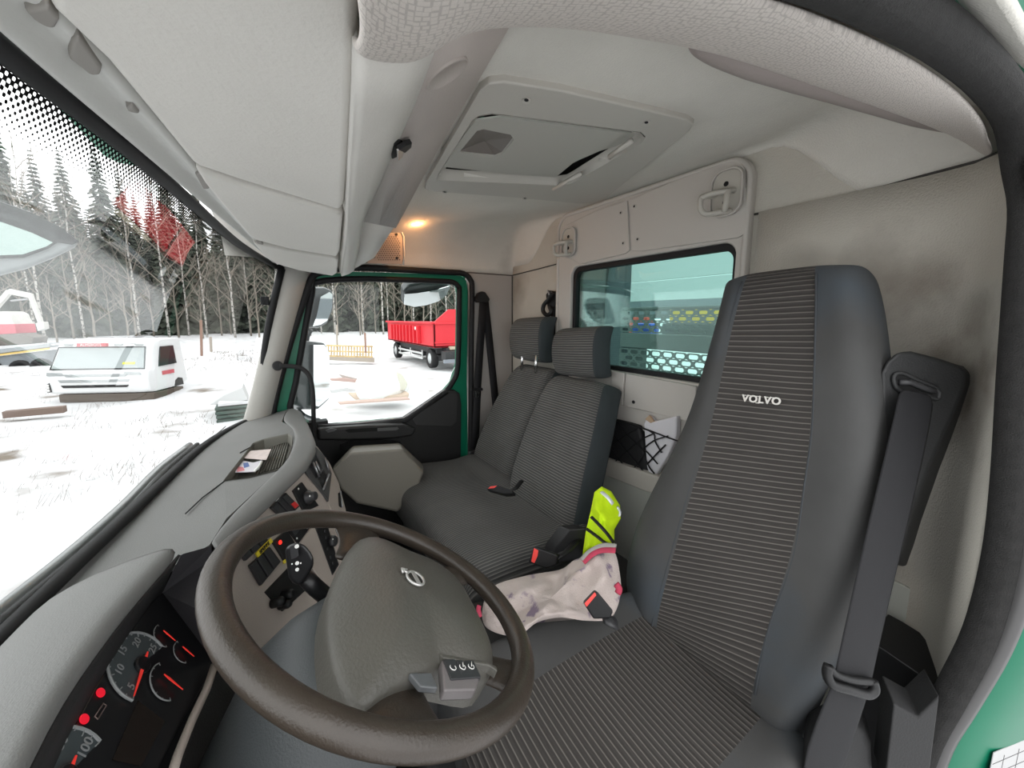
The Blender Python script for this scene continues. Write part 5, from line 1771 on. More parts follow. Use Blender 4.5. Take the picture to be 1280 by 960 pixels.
# ---------------------------------------------------------------- forest
SPRUCE = mat('spruce_needles', (0.055, 0.066, 0.048), 0.95, vary=0.35, vscale=1.5)
BARK = mat('dark_bark', (0.09, 0.075, 0.06), 0.95)
TWIG = mat('bare_twigs', (0.20, 0.175, 0.145), 0.95, vary=0.2, vscale=1)
BIRCH = mat('birch_bark', (0.42, 0.40, 0.37), 0.8, grime=((0.06, 0.05, 0.045), 5.0, 0.50, 0.58))


def spruce_geo(h, r, seed):
    rd = random.Random(seed)
    v, f = [], []
    n = int(h * 2.3)
    for i in range(n):
        t = i / (n - 1)
        z = 0.8 + (h - 0.8) * t
        rr = r * (1 - t) ** 0.85 + 0.12
        for k in range(9):
            a = 2 * math.pi * (k + rd.random()) / 9 + i
            L_ = rr * rd.uniform(0.65, 1.15)
            d = V(math.cos(a), math.sin(a), 0)
            s = V(-d.y, d.x, 0)
            p0 = V(0, 0, z)
            p1 = p0 + d * L_ * 0.55 + V(0, 0, -0.10 * L_)
            p2 = p0 + d * L_ + V(0, 0, -0.34 * L_ + rd.uniform(-0.1, 0.1))
            w = 0.22 * L_ + 0.06
            q = len(v)
            v += [p0, p1 + s * w + V(0, 0, -0.18 * L_), p1 - s * w + V(0, 0, -0.18 * L_), p2, p1 + V(0, 0, 0.05), p1 + s * w * 0.5 + d * L_ * 0.35 + V(0, 0, -0.36 * L_), p1 - s * w * 0.5 + d * L_ * 0.35 + V(0, 0, -0.36 * L_)]
            f += [(q, q + 1, q + 4), (q, q + 4, q + 2), (q + 4, q + 1, q + 5), (q + 4, q + 5, q + 3), (q + 4, q + 3, q + 6), (q + 4, q + 6, q + 2)]
    return v, f


def bare_geo(h, seed, spread, nb, lo):
    rd = random.Random(seed)
    parts = []

    def grow(p, d, l, r, lev):
        pts = [p]
        for i in range(3):
            d = (d + V(rd.gauss(0, 0.13), rd.gauss(0, 0.13), 0.06)).normalized()
            pts.append(pts[-1] + d * l / 3)
        parts.append(tube_geo(pts, [r, r * 0.8, r * 0.6, r * 0.35], 4))
        if lev > 0:
            for i in range(3 if lev > 1 else 3):
                b = pts[1 + i % 3]
                a = rd.uniform(0, 6.28)
                nd = (d + V(math.cos(a), math.sin(a), rd.uniform(-0.1, 0.4)) * 0.8).normalized()
                grow(b, nd, l * rd.uniform(0.45, 0.7), r * 0.5, lev - 1)
    for i in range(nb):
        t = lo + (0.97 - lo) * i / nb
        a = rd.uniform(0, 6.28)
        d = V(math.cos(a) * spread, math.sin(a) * spread, 0.65).normalized()
        grow(V(0, 0, h * t), d, h * 0.30 * (1.1 - t * 0.7), 0.030 + 0.035 * (1 - t), 2)
    return join_geo(parts)


def trunk_geo(h, r, seed):
    rd = random.Random(seed)
    p = [V(0, 0, -0.3)]
    for i in range(8):
        p.append(V(rd.gauss(0, 0.016) * i, rd.gauss(0, 0.016) * i, h * (i + 1) / 8))
    return tube_geo(p, [r * (1 - 0.10 * i) for i in range(9)], 7)


def proto(name, trunk, crown, tm, cm, label, group, crown_name='crown'):
    o = thing(name, V(0, 0, 0), label, 'tree', group)
    obj('trunk', *trunk, tm, o, smooth=True)
    obj(crown_name, *crown, cm, o)
    return o


rnd = random.Random(11)
sp_protos = [proto('spruce_tree', trunk_geo(h * 0.95, 0.16, s), spruce_geo(h, r, s), BARK, SPRUCE, 'dark green spruce at the forest edge beyond the snowy yard', 'spruces of the forest edge') for h, r, s in ((21, 2.5, 1), (18, 2.2, 2), (23, 2.8, 3))]
br_protos = [proto('bare_tree', trunk_geo(h, 0.11, s), bare_geo(h, s, 0.75, 9, 0.22), TWIG, TWIG, 'leafless grey brown tree in front of the dark spruces', 'leafless trees at the forest edge', 'branches') for h, s in ((10, 21), (7.5, 22))]
bi_protos = [proto('birch_tree', trunk_geo(h, 0.11, s), bare_geo(h, s, 0.55, 12, 0.25), BIRCH, TWIG, 'tall thin birch with white bark at the forest edge', 'white birches at the forest edge', 'branches') for h, s in ((18, 31), (16, 32))]


taken = []


def place(protos, n, d0, d1, a0, a1, s0, s1, gap):
    """scatter copies in a sector seen from the cab: distance and bearing (degrees left of the passenger direction)"""
    for i in range(n):
        for tries in range(60):
            a = math.radians(a0 + (a1 - a0) * (i + rnd.random()) / n)
            d = rnd.uniform(d0, d1)
            x, y = d * math.cos(a), d * math.sin(a)
            if all((x - q[0]) ** 2 + (y - q[1]) ** 2 > (0.5 * (gap + q[2])) ** 2 for q in taken):
                break
        else:
            continue
        taken.append((x, y, gap))
        p = protos[i % len(protos)]
        if p.location.length == 0:
            o = p
        else:
            o = copy_tree(p)
        s = rnd.uniform(s0, s1)
        o.location = (x, y, gz(x, y))
        o.rotation_euler = (0, 0, rnd.uniform(0, 6.28))
        o.scale = (s, s, s * rnd.uniform(0.9, 1.1))


place(bi_protos, 26, 54, 62, -34, 27, 0.9, 1.1, 3.0)
place(br_protos, 60, 53, 63, -36, 30, 0.7, 1.1, 2.6)
place(sp_protos, 170, 63, 100, -38, 32, 0.8, 1.1, 4.2)

# ---------------------------------------------------------------- white truck cab standing on the snow
FL, FR = W(58, 500, Z=0.0), W(190, 497, Z=0.0)
KR = (FR - FL)
KW = KR.length
KR.normalize()
KB = V(-KR.y, KR.x, 0)
if KB.x < 0:
    KB = -KB


def K_(a, z, d=0.0):
    return FL + KR * (a * KW) + KB * d + V(0, 0, z)


tc = thing('truck_cab', K_(0.5, 0), 'white truck cab without chassis standing on the snow', 'truck cab')
prof = [(0.05, 0.16), (0.0, 0.22), (-0.02, 0.62), (0.02, 0.80), (0.10, 0.86), (0.36, 1.52), (0.48, 1.66), (0.62, 1.72), (1.35, 1.74), (1.4, 0.30), (1.1, 0.18)]
aw = [0.0, 0.02, 0.10, 0.5, 0.90, 0.98, 1.0]
rows = []
for a in aw:
    e = abs(a - 0.5) * 2
    rows.append([K_(a + (0.5 - a) * (0.06 if z > 1.0 else 0.0) * e, z, d + (0.18 if e > 0.99 else 0.05 if e > 0.9 else 0.0)) for d, z in prof])
v, f = grid_geo(rows)
nn = len(prof)
f += [tuple(range(nn)), tuple((len(aw) - 1) * nn + i for i in range(nn))] + [(i * nn, (i + 1) * nn, (i + 1) * nn + nn - 1, i * nn + nn - 1) for i in range(len(aw) - 1)]
obj('body', v, f, SNOW_WHITE, tc, bev=0.03)
CABGLASS = mat('cab_glass_sheen', (0.30, 0.34, 0.34), 0.12, spec=0.6)  # pale grey base colour paints in the reflection on the glass


def KF(a, t, o_=0.0):
    """on the sloping windscreen of the white cab: t from base to top"""
    return K_(a, 0.88 + 0.63 * t, 0.105 + 0.25 * t) - KB * (0.012 + o_)


prism('windscreen', [KF(0.06, 0.02), KF(0.93, 0.02), KF(0.90, 0.98), KF(0.09, 0.98)], KB * 0.02, CABGLASS, tc, bev=0.006)
tube('windscreen_seal', [KF(0.05, 0), KF(0.94, 0), KF(0.91, 1), KF(0.08, 1)], 0.022, RUBBER, tc, closed=True, seg=6)
prism('yellow_sticker', [KF(0.72, 0.20, 0.01), KF(0.84, 0.20, 0.01), KF(0.84, 0.30, 0.01), KF(0.72, 0.30, 0.01)], KB * 0.004, mat('sticker_yellow', (0.65, 0.68, 0.05), 0.6), tc, bev=0)
for z0, z1, a0, a1, m_ in ((0.66, 0.74, 0.22, 0.78, mat('grille_grey', (0.30, 0.32, 0.32), 0.5)), (0.50, 0.58, 0.16, 0.80, mat('grille_grey', (0.30, 0.32, 0.32), 0.5)), (0.34, 0.42, 0.18, 0.78, BLACKP)):
    prism('grille_slot', [K_(a0, z0, -0.03), K_(a1, z0, -0.03), K_(a1 + 0.02, z1, -0.03), K_(a0 - 0.02, z1, -0.03)], KB * 0.04, m_, tc, bev=0.01)
for a0, a1 in ((0.04, 0.20), (0.76, 0.93)):
    prism('air_slot', [K_(a0, 0.70, -0.02), K_(a1, 0.70, -0.02), K_(a1 - 0.02, 0.78, 0.0), K_(a0, 0.80, 0.0)], KB * 0.04, mat('grille_grey', (0.30, 0.32, 0.32), 0.5), tc, bev=0.01)
hl = prism('headlamp', [K_(0.0, 0.20, 0.06), K_(0.06, 0.22, 0.0), K_(0.05, 0.50, 0.0), K_(0.0, 0.46, 0.08)], KB * 0.1 - KR * 0.03, BLACKP, tc, bev=0.01)
for z in (0.27, 0.35, 0.42):
    disc('lamp_lens', K_(0.03, z, 0.02), -KB, 0.035, 0.012, WHITE_PRINT, hl, seg=10)
prism('corner_panel', [K_(0.80, 0.26, -0.025), K_(0.97, 0.28, 0.05), K_(0.99, 0.66, 0.08), K_(0.90, 0.70, 0.0), K_(0.80, 0.46, -0.025)], KB * 0.05, SNOW_WHITE, tc, bev=0.02)
sg_ = prism('roof_sign', [K_(0.26, 1.53, 0.30), K_(0.54, 1.53, 0.30), K_(0.54, 1.63, 0.32), K_(0.26, 1.63, 0.32)], KB * 0.08, mat('sign_red', (0.55, 0.10, 0.12), 0.5), tc, bev=0)
text('sign_text', 'ALMEROTS', K_(0.40, 1.58, 0.29), KR, V(0, 0, 1), 0.115, WHITE_PRINT, sg_)
for a0 in (0.12, 0.60, 0.80):
    prism('marker_lamp', [K_(a0, 1.56, 0.36), K_(a0 + 0.08, 1.56, 0.36), K_(a0 + 0.08, 1.61, 0.38), K_(a0, 1.61, 0.38)], KB * 0.05, mat('grille_grey', (0.30, 0.32, 0.32), 0.5), tc, bev=0)
tube('sun_visor', [K_(0.05, 1.60, 0.28), K_(0.3, 1.66, 0.16), K_(0.7, 1.66, 0.16), K_(0.95, 1.60, 0.28)], 0.04, SNOW_WHITE, tc, seg=8, flat=0.5)
sd = KR * 0.012
prism('side_window', [K_(1.0, 0.90, 0.40) + sd, K_(1.0, 0.92, 1.15) + sd, K_(0.985, 1.5, 1.15) + sd, K_(0.985, 1.5, 0.62) + sd], -KR * 0.03, mat('cab_glass_dark', (0.03, 0.035, 0.035), 0.1), tc, bev=0.005)
prism('side_sign', [K_(1.0, 0.62, 0.5) + sd, K_(1.0, 0.62, 1.0) + sd, K_(1.0, 0.74, 1.0) + sd, K_(1.0, 0.74, 0.5) + sd], -KR * 0.01, mat('sign_red', (0.55, 0.10, 0.12), 0.5), tc, bev=0)
prism('wheel_arch', [K_(1.0, 0.18, 0.95) + sd, K_(1.0, 0.18, 1.35) + sd, K_(1.0, 0.40, 1.32) + sd, K_(1.0, 0.44, 1.15) + sd, K_(1.0, 0.36, 1.0) + sd], -KR * 0.02, BLACKP, tc, bev=0)
tube('roof_rail', [K_(0.2, 1.78, 0.9), K_(0.5, 1.80, 0.9), K_(0.9, 1.78, 0.9)], 0.02, GREY_METAL, tc, seg=6)
rb = tag(prism('timber_skid', [K_(0.10, -0.10, 0.05), K_(1.02, -0.10, 0.0), K_(1.02, 0.14, 0.0), K_(0.10, 0.14, 0.05)], KB * 1.25, mat('dark_timber', (0.09, 0.07, 0.055), 0.9, bump=0.4, bscale=20), bev=0.02), 'dark timber skid under the white truck cab', 'timber')
q = W(45, 516, Z=0.05)
tag(rbox('timber_block', q + V(0, 0, 0.03), (0.22, 1.0, 0.16), mat('brown_timber', (0.16, 0.11, 0.09), 0.9, bump=0.4, bscale=20), bev=0.01), 'short brown timber lying on snow before the white cab', 'timber')

# ---------------------------------------------------------------- excavator on a flat trailer, far left
ex = thing('excavator', W(12, 415, T=22), 'white and red excavator with bent boom parked at the far left', 'excavator')
EXW = mat('machine_white', (0.50, 0.49, 0.46), 0.5, vary=0.1)
EXR = mat('machine_red', (0.45, 0.04, 0.07), 0.5)
prism('body', [W(a, b, T=21) for a, b in [(-30, 392), (4, 389), (11, 392), (18, 406), (20, 416), (-30, 418)]], V(1.6, -0.2, 0), EXW, ex, bev=0.05)
prism('red_skirt', [W(a, b, T=20.9) for a, b in [(-30, 406), (18, 405), (20.5, 417), (-30, 420)]], V(1.7, -0.2, 0), EXR, ex, bev=0.04)


def beam(nm, pts, w, T, m, par, dep=V(0.35, 0.0, 0)):
    pr = []
    for (x0, y0), (x1, y1) in zip(pts, pts[1:]):
        L_ = math.hypot(x1 - x0, y1 - y0)
        nx, ny = -(y1 - y0) / L_ * w, (x1 - x0) / L_ * w
        pr.append(prism_geo([W(x0 + nx, y0 + ny, T=T), W(x1 + nx, y1 + ny, T=T), W(x1 - nx, y1 - ny, T=T), W(x0 - nx, y0 - ny, T=T)], dep))
    v, f = join_geo(pr)
    return obj(nm, v, f, m, par, bev=0.02)


beam('boom', [(-14, 392), (10, 364), (38, 370)], 3.2, 21, EXW, ex)
beam('stick', [(36, 368), (52, 411)], 2.2, 21, EXW, ex)
tube('ram', [W(14, 376, T=20.9), W(34, 374, T=20.9)], 0.05, GREY_METAL, ex, seg=8)
prism('bucket', [W(a, b, T=20.9) for a, b in [(44, 404), (54, 402), (56, 411), (47, 414)]], V(0.6, 0, 0), EXW, ex, bev=0.03)
prism('track', [W(a, b, T=20.8) for a, b in [(-30, 419), (22, 417), (42, 422), (40, 430), (-30, 434)]], V(1.8, 0, 0), mat('track_brown', (0.14, 0.125, 0.11), 0.9), ex, bev=0.05)
ft = thing('flat_trailer', W(20, 455, T=20), 'grey flat trailer with a yellow side stripe under the excavator', 'trailer')
prism('deck', [W(a, b, T=20) for a, b in [(-40, 441), (62, 429), (62, 434), (-40, 447)]], V(2.2, -0.3, 0), mat('deck_grey', (0.30, 0.32, 0.33), 0.7), ft, bev=0.03)
prism('yellow_stripe', [W(a, b, T=19.95) for a, b in [(-40, 447.5), (62, 434.5), (62, 437), (-40, 450)]], V(0.05, 0, 0), mat('stripe_yellow', (0.60, 0.42, 0.12), 0.5), ft, bev=0)
prism('side_rail', [W(a, b, T=20.1) for a, b in [(-40, 450), (58, 438), (58, 462), (20, 466), (-40, 474)]], V(1.8, -0.3, 0), mat('rail_grey', (0.20, 0.22, 0.235), 0.7), ft, bev=0.03)
for a in (-8, 26, 52):
    lathe('wheel', W(a, 462 - a * 0.08, T=19.98), (-1, 0, 0), [(0.40, -0.1), (0.42, 0.0), (0.40, 0.06), (0.2, 0.07), (0.2, 0.02)], RUBBER, ft, seg=16)

# pile of dark green sheets near the far pillar
gp = thing('sheet_pile', W(285, 515, Z=0.0), 'pile of dark green corrugated sheets dusted with snow', 'sheet pile')
b0 = W(287, 530, T=9.6)
GSH = mat('sheet_green', (0.04, 0.075, 0.06), 0.6, vary=0.3, vscale=4)
for i in range(6):
    c_ = W(290 + (i % 2) * 2, 527 - i * 5.0, T=9.7)
    rbox('sheet', c_ + V(0.3, -0.2, 0), (1.2, 1.1 - 0.05 * (i % 3), 0.075), GSH if i < 5 else SNOW, gp, bev=0.015)
prism('snow_cap', [W(a, b, T=9.6) for a, b in [(262, 506), (280, 494), (303, 484), (310, 500), (282, 506)]], V(0.8, 0, 0), mat('cap_grey', (0.50, 0.51, 0.51), 0.9), gp, bev=0.02)

# ---------------------------------------------------------------- red hook container on its trailer
rt = thing('red_container', V(20, -7.8, 1.0), 'bright red ribbed steel container on a trailer beyond the door window', 'container')
RED = mat('container_red', (0.62, 0.022, 0.035), 0.45)
X0, X1, Y0, Y1, Z0, Z1 = 16.6, 24.2, -6.55, -9.0, 1.02, 2.14
prism('side_wall', [V(X0, Y0, Z0), V(X1, Y0, Z0), V(X1, Y0, Z1), V(X0, Y0, Z1)], V(0, -0.08, 0), RED, rt, bev=0.01)
prism('side_wall', [V(X0, Y1, Z0), V(X1, Y1, Z0), V(X1, Y1, Z1), V(X0, Y1, Z1)], V(0, 0.08, 0), RED, rt, bev=0.01)
prism('end_wall', [V(X0, Y0, Z0), V(X0, Y1, Z0), V(X0, Y1, Z1), V(X0, Y1 + 0.6, Z1 + 0.28), V(X0, Y1 + 0.75, Z1 + 0.62), V(X0, Y0 - 0.75, Z1 + 0.62), V(X0, Y0 - 0.25, Z1 + 0.22), V(X0, Y0, Z1)], V(0.08, 0, 0), RED, rt, bev=0.01)
prism('end_wall', [V(X1, Y0, Z0), V(X1, Y1, Z0), V(X1, Y1, Z1), V(X1, Y0, Z1)], V(-0.08, 0, 0), RED, rt, bev=0.01)
prism('bottom', [V(X0, Y0, Z0), V(X1, Y0, Z0), V(X1, Y1, Z0), V(X0, Y1, Z0)], V(0, 0, 0.06), RED, rt, bev=0.0)
for i in range(9):
    x = 18.4 + i * 0.56
    rbox('rib', (x, Y0 + 0.09, (Z0 + Z1) / 2 - 0.03), (0.13, 0.18, Z1 - Z0 - 0.24), RED, rt, bev=0.02)
rbox('top_rail', ((X0 + X1) / 2, Y0 + 0.04, Z1), (X1 - X0, 0.14, 0.10), RED, rt, bev=0.02)
rbox('end_rail', (X0 - 0.03, (Y0 + Y1) / 2, Z1 - 0.02), (0.08, 2.4, 0.10), RED, rt, bev=0.02)
rbox('end_rail', (X0 - 0.03, (Y0 + Y1) / 2, Z0 + 0.22), (0.08, 2.4, 0.08), RED, rt, bev=0.02)
disc('plate', V(18.7, Y0 + 0.13, 1.86), (0, 1, 0), 0.09, 0.02, WHITE_PRINT, rt, seg=10)
tr = thing('container_trailer', V(20, -7.8, 0), 'black trailer chassis with pale side guards under the red container', 'trailer')
CH = mat('chassis_black', (0.03, 0.03, 0.032), 0.6)
for y in (-7.2, -8.3):
    rbox('chassis_beam', (20.2, y, 0.86), (7.4, 0.16, 0.26), CH, tr, bev=0.02)
rbox('underframe', (20.3, -7.75, 0.84), (6.6, 1.9, 0.30), CH, tr, bev=0.02)
rbox('tank', (20.2, -7.4, 0.55), (1.6, 0.9, 0.34), CH, tr, bev=0.06)
for x in (17.4, 22.9):
    rbox('axle', (x, -7.75, 0.50), (0.9, 1.9, 0.28), CH, tr, bev=0.03)
    for y in (-6.75, -8.75):
        w_ = lathe('wheel', (x, y, 0.46), (0, 1, 0), [(0.44, -0.16), (0.47, -0.12), (0.47, 0.12), (0.43, 0.15), (0.27, 0.15), (0.25, 0.10)], RUBBER, tr, seg=24)
        lathe('hub', (x, y, 0.46), (0, 1, 0), [(0.26, 0.08), (0.26, 0.13), (0.12, 0.15), (0.10, 0.19)], mat('rim_silver', (0.50, 0.52, 0.53), 0.4), w_, seg=18)
    rbox('mudguard', (x - 0.3, -6.75, 0.98), (1.1, 0.36, 0.05), CH, tr, bev=0.02)
for z in (0.62, 0.38):
    rbox('side_guard', (20.3, -6.62, z), (3.9, 0.05, 0.10), mat('guard_silver', (0.55, 0.56, 0.56), 0.5), tr, bev=0.01)
for x in (18.5, 20.3, 22.1):
    rbox('guard_post', (x, -6.66, 0.55), (0.08, 0.05, 0.46), mat('guard_silver', (0.55, 0.56, 0.56), 0.5), tr, bev=0.01)
rbox('tool_box', (16.3, -7.6, 0.66), (0.5, 1.5, 0.42), CH, tr, bev=0.03)
rbox('bumper', (15.9, -7.8, 0.44), (0.12, 2.2, 0.16), mat('bumper_grey', (0.20, 0.22, 0.25), 0.5), tr, bev=0.02)
tube('drawbar', [V(16.2, -7.8, 0.75), V(14.2, -7.8, 0.55)], 0.07, CH, tr, seg=8)
rbox('front_plank', (16.5, -7.9, 0.98), (0.3, 1.3, 0.14), mat('plank_pale', (0.55, 0.47, 0.36), 0.8), tr, bev=0.01)

# ---------------------------------------------------------------- fence, sack, pallet and planks in the yard
fence = thing('timber_rack', W(445, 449, Z=0), 'low yellowish timber rack standing in the snowy yard', 'rack')
YT = mat('yellow_timber', (0.50, 0.36, 0.17), 0.85, vary=0.2, vscale=3)
BT = mat('weathered_timber', (0.30, 0.26, 0.22), 0.9)
TF = 20.5
for y_ in (431, 438, 444):
    prism('rail', [W(408, y_, T=TF), W(466, y_ + 1.5, T=TF), W(466, y_ + 3.2, T=TF), W(408, y_ + 1.9, T=TF)], V(0.1, 0, 0), YT, fence, bev=0)
for k in range(16):
    a = 410 + k * 3.6
    prism('upright', [W(a, 432, T=TF + 0.1), W(a + 1.4, 432, T=TF + 0.1), W(a + 1.4, 447, T=TF + 0.1), W(a, 447, T=TF + 0.1)], V(0.06, 0, 0), YT, fence, bev=0)
prism('sill', [W(405, 446, T=TF - 0.1), W(468, 447.5, T=TF - 0.1), W(468, 453, T=TF - 0.1), W(405, 450, T=TF - 0.1)], V(0.4, 0, 0), BT, fence, bev=0.01)
posts = []
for (a, b0_, b1_, T_, lab) in ((456.5, 416, 438, 20.0, 'brown leaning post standing at the right end of the timber rack'), (421, 406, 436, 20.8, 'pale post standing behind the left end of the timber rack'), (251, 400, 442, 24.0, 'reddish brown stump post beyond the white truck cab'), (263, 421, 437, 24.0, 'short grey post beside the reddish stump post')):
    w_ = 1.7 if a < 300 else 1.0
    po = prism('post', [W(a - w_, b0_, T=T_), W(a + w_, b0_, T=T_), W(a + w_ + 1.0, b1_ + 3, T=T_), W(a - w_ + 1.0, b1_ + 3, T=T_)], V(0.12, 0, 0), mat('post_brown', (0.22, 0.12, 0.085), 0.9) if 'brown' in lab else BT, bev=0.01)
    tag(po, lab, 'post')
sack = thing('bulk_bag', W(480, 496, Z=0.12), 'large white bulk bag slumped on a pallet in the snow', 'bulk bag')
c0 = W(478, 482, T=10.6)
vv, ff = lathe_geo(V(0, 0, 0), (0, 0, 1), [(0.30, -0.36), (0.50, -0.36), (0.58, -0.22), (0.60, 0.0), (0.56, 0.20), (0.44, 0.33), (0.20, 0.37)], 24)
vv = [c0 + V(p.x * 0.9, p.y * 1.25, p.z) + V(0, 0, 0.05 * noise.noise(p * 4)) + p * 0.16 * noise.noise(p * 3 + V(5, 0, 0)) for p in vv]
SACK = mat('woven_sack', (0.72, 0.72, 0.70), 0.8, bump=0.4, bscale=20)
obj('sack_body', vv, ff, SACK, sack, smooth=True, sub=1)
prism('torn_flap', [W(a, b, T=10.4) for a, b in [(497, 465), (503, 468), (510, 480), (507, 487), (500, 489)]], V(0.15, 0, 0), mat('sack_dull', (0.50, 0.49, 0.42), 0.9), sack, bev=0.02)  # flap in a duller, yellower tone than the sack
tag(prism('pallet', [W(a, b, T=10.2) for a, b in [(441, 496), (505, 494), (512, 491), (511, 497), (444, 500)]], V(0.7, 0, 0), mat('pallet_wood', (0.45, 0.36, 0.29), 0.9), bev=0.02), 'pale wooden pallet under the white bulk bag', 'pallet')
for pts, T_, c_, lab in (([(414, 488), (435, 484.5), (436, 488), (415, 492)], 11.0, (0.42, 0.42, 0.42), 'grey flat board lying left of the white bulk bag'), ([(424, 504), (512, 498), (513, 500), (425, 506)], 9.6, (0.40, 0.30, 0.26), 'long brownish plank on the snow before the bulk bag'),
                         ([(414, 474), (430, 473), (452, 476), (452, 479), (430, 477), (414, 476)], 13.0, (0.36, 0.25, 0.22), 'reddish board half buried left behind the bulk bag'), ([(424, 468), (436, 471), (452, 475), (440, 476), (428, 472)], 13.2, (0.34, 0.30, 0.28), 'dark slab of wood jutting from snow behind the boards')):
    tag(prism('plank', [W(a, b, T=T_) for a, b in pts], V(0.25, 0, 0.0), mat('plank_' + lab.split()[0], c_, 0.9), bev=0.004), lab, 'plank')

# ---------------------------------------------------------------- mirrors, wipers and cowl outside the cab
MN = V(-0.66, -0.75, 0.0).normalized()
MIRB = mat('mirror_housing', (0.055, 0.062, 0.068), 0.3)


def mirror(label, glass, house, P0, n, depth):
    o = thing('wing_mirror', P0, label, 'mirror')
    q = [W(a, b, n=n, p=P0 + n * 0.012) for a, b in glass]
    h = [W(a, b, n=n, p=P0) for a, b in house]
    prism('housing', h, depth, MIRB, o, bev=0.014, seg=3)
    prism('mirror_glass', q, n * 0.004, MIRROR, o, bev=0.0)
    return o


m1 = mirror('tall rectangular wing mirror, lower one outside the passenger window', [(391, 431), (404, 431), (409, 436), (411, 446), (411, 497), (398, 508), (391, 507)], [(369, 427), (388, 426), (406, 428), (412, 436), (413.5, 448), (413, 499), (399, 512), (385, 512), (370, 506)], W(395, 470, X=2.22), MN, V(0.06, 0.08, 0))
tube('arm', [W(372, 512, X=2.2), W(380, 520, X=2.18), W(392, 525, X=2.08), W(398, 526, X=2.02)], 0.014, MIRB, m1, seg=8, smooth_n=3)
m2 = mirror('small upper wide angle wing mirror outside the passenger window', [(400, 371), (411, 365), (415, 368), (414, 386), (408, 401), (400, 406), (390, 408), (395, 395)], [(390, 359), (406, 358.5), (415, 362), (418, 369), (417, 387), (410, 404), (400, 410), (386, 410), (383, 405), (385, 385)], W(400, 385, X=2.24), MN, V(0.06, 0.08, 0))
tube('arm', [W(388, 412, X=2.26), W(384, 420, X=2.28), W(382, 430, X=2.28)], 0.014, MIRB, m2, seg=8)
KN = V(-0.66, -0.22, -0.72).normalized()
m3 = mirror('convex kerb mirror hanging above the passenger door window', [(505.5, 367), (520, 366), (545, 362), (562, 357), (558, 368), (548, 376), (532, 381), (518, 383), (505, 380)], [(504, 365), (511, 357), (528, 354), (548, 354), (563, 356), (564, 360), (558, 369), (548, 377), (532, 382), (518, 384), (504, 381)], W(535, 370, X=2.15), KN, V(0.05, 0, 0.04))
tube('arm', [W(535, 356, X=2.15), W(537, 346, X=2.1), W(538, 340, X=2.02)], 0.012, MIRB, m3, seg=8)
FNm = (EYEV - W(40, 295, T=0.85)).normalized()
m4 = thing('front_mirror', W(40, 295, T=0.85), 'large front view mirror with grey hood hanging outside the windscreen', 'mirror')
P4 = W(40, 295, T=0.85)
fw = lambda pts, o_: [W(a, b, n=FNm, p=P4 + FNm * o_) for a, b in pts]
prism('housing', fw([(-60, 225), (0, 250), (40, 264), (75, 282), (98, 298), (102, 305), (96, 309), (70, 322), (35, 336), (0, 345), (-60, 352)], 0), V(0.10, 0.06, 0.0), mat('mirror_hood_grey', (0.40, 0.42, 0.43), 0.4), m4, bev=0.02, seg=3)
prism('dark_frame', fw([(-60, 228), (0, 252), (40, 266), (75, 284), (99, 302), (90, 306), (72, 303), (60, 311), (30, 322), (-60, 326)], 0.004), FNm * 0.004, BLACKP, m4, bev=0)
prism('mirror_glass', fw([(-60, 265), (0, 277), (40, 291), (66, 303), (58, 308), (28, 318), (0, 319), (-60, 319)], 0.009), FNm * 0.003, mat('mirror_green', (0.45, 0.56, 0.52), 0.08, metal=1.0), m4, bev=0)
# wiper and cowl
GRB = mat('cowl_grey', (0.20, 0.225, 0.225), 0.35)
rows = []
for p in botc:
    if p.x < 0.3 or p.x > 1.93:
        continue
    d = V(0.25 if p.x > 1.6 else 0.06, 1, 0).normalized()
    g = 1.0 if p.x > 1.0 else 1.0 + (1.0 - p.x) * 6
    rows.append([p + d * 0.01 + V(0, 0, -0.014), p + d * 0.03 + V(0, 0, -0.025 * g), p + d * 0.10 + V(0, 0, -0.055 * g), p + d * 0.125 + V(0, 0, -0.12 * g), p + d * 0.13 + V(0, 0, -0.5)])
tag(sheet('trim_16', rows, GRB), 'grey body panel under the windscreen', kind='structure')
wi = thing('windscreen_wiper', W(130, 690, Z=1.955), 'long grey windscreen wiper resting along the lower edge of the glass', 'wiper')
wp = [W(a, b, Z=zz) for a, b, zz in [(-30, 796, 1.962), (20, 755, 1.962), (70, 714, 1.96), (118, 672, 1.957), (160, 632, 1.955), (200, 590, 1.953), (238, 560, 1.95)]]
tube('arm', [p + V(0, 0, 0.012) for p in wp], 0.009, mat('wiper_silver', (0.30, 0.31, 0.31), 0.3, metal=0.6), wi, seg=8, smooth_n=3)
tube('blade', [p + V(0.0, -0.02, 0.010) for p in wp], 0.007, RUBBER, wi, seg=6, smooth_n=3)

# ---------------------------------------------------------------- what stands behind the cab
PW = mat('headboard_grey', (0.085, 0.10, 0.098), 0.55)


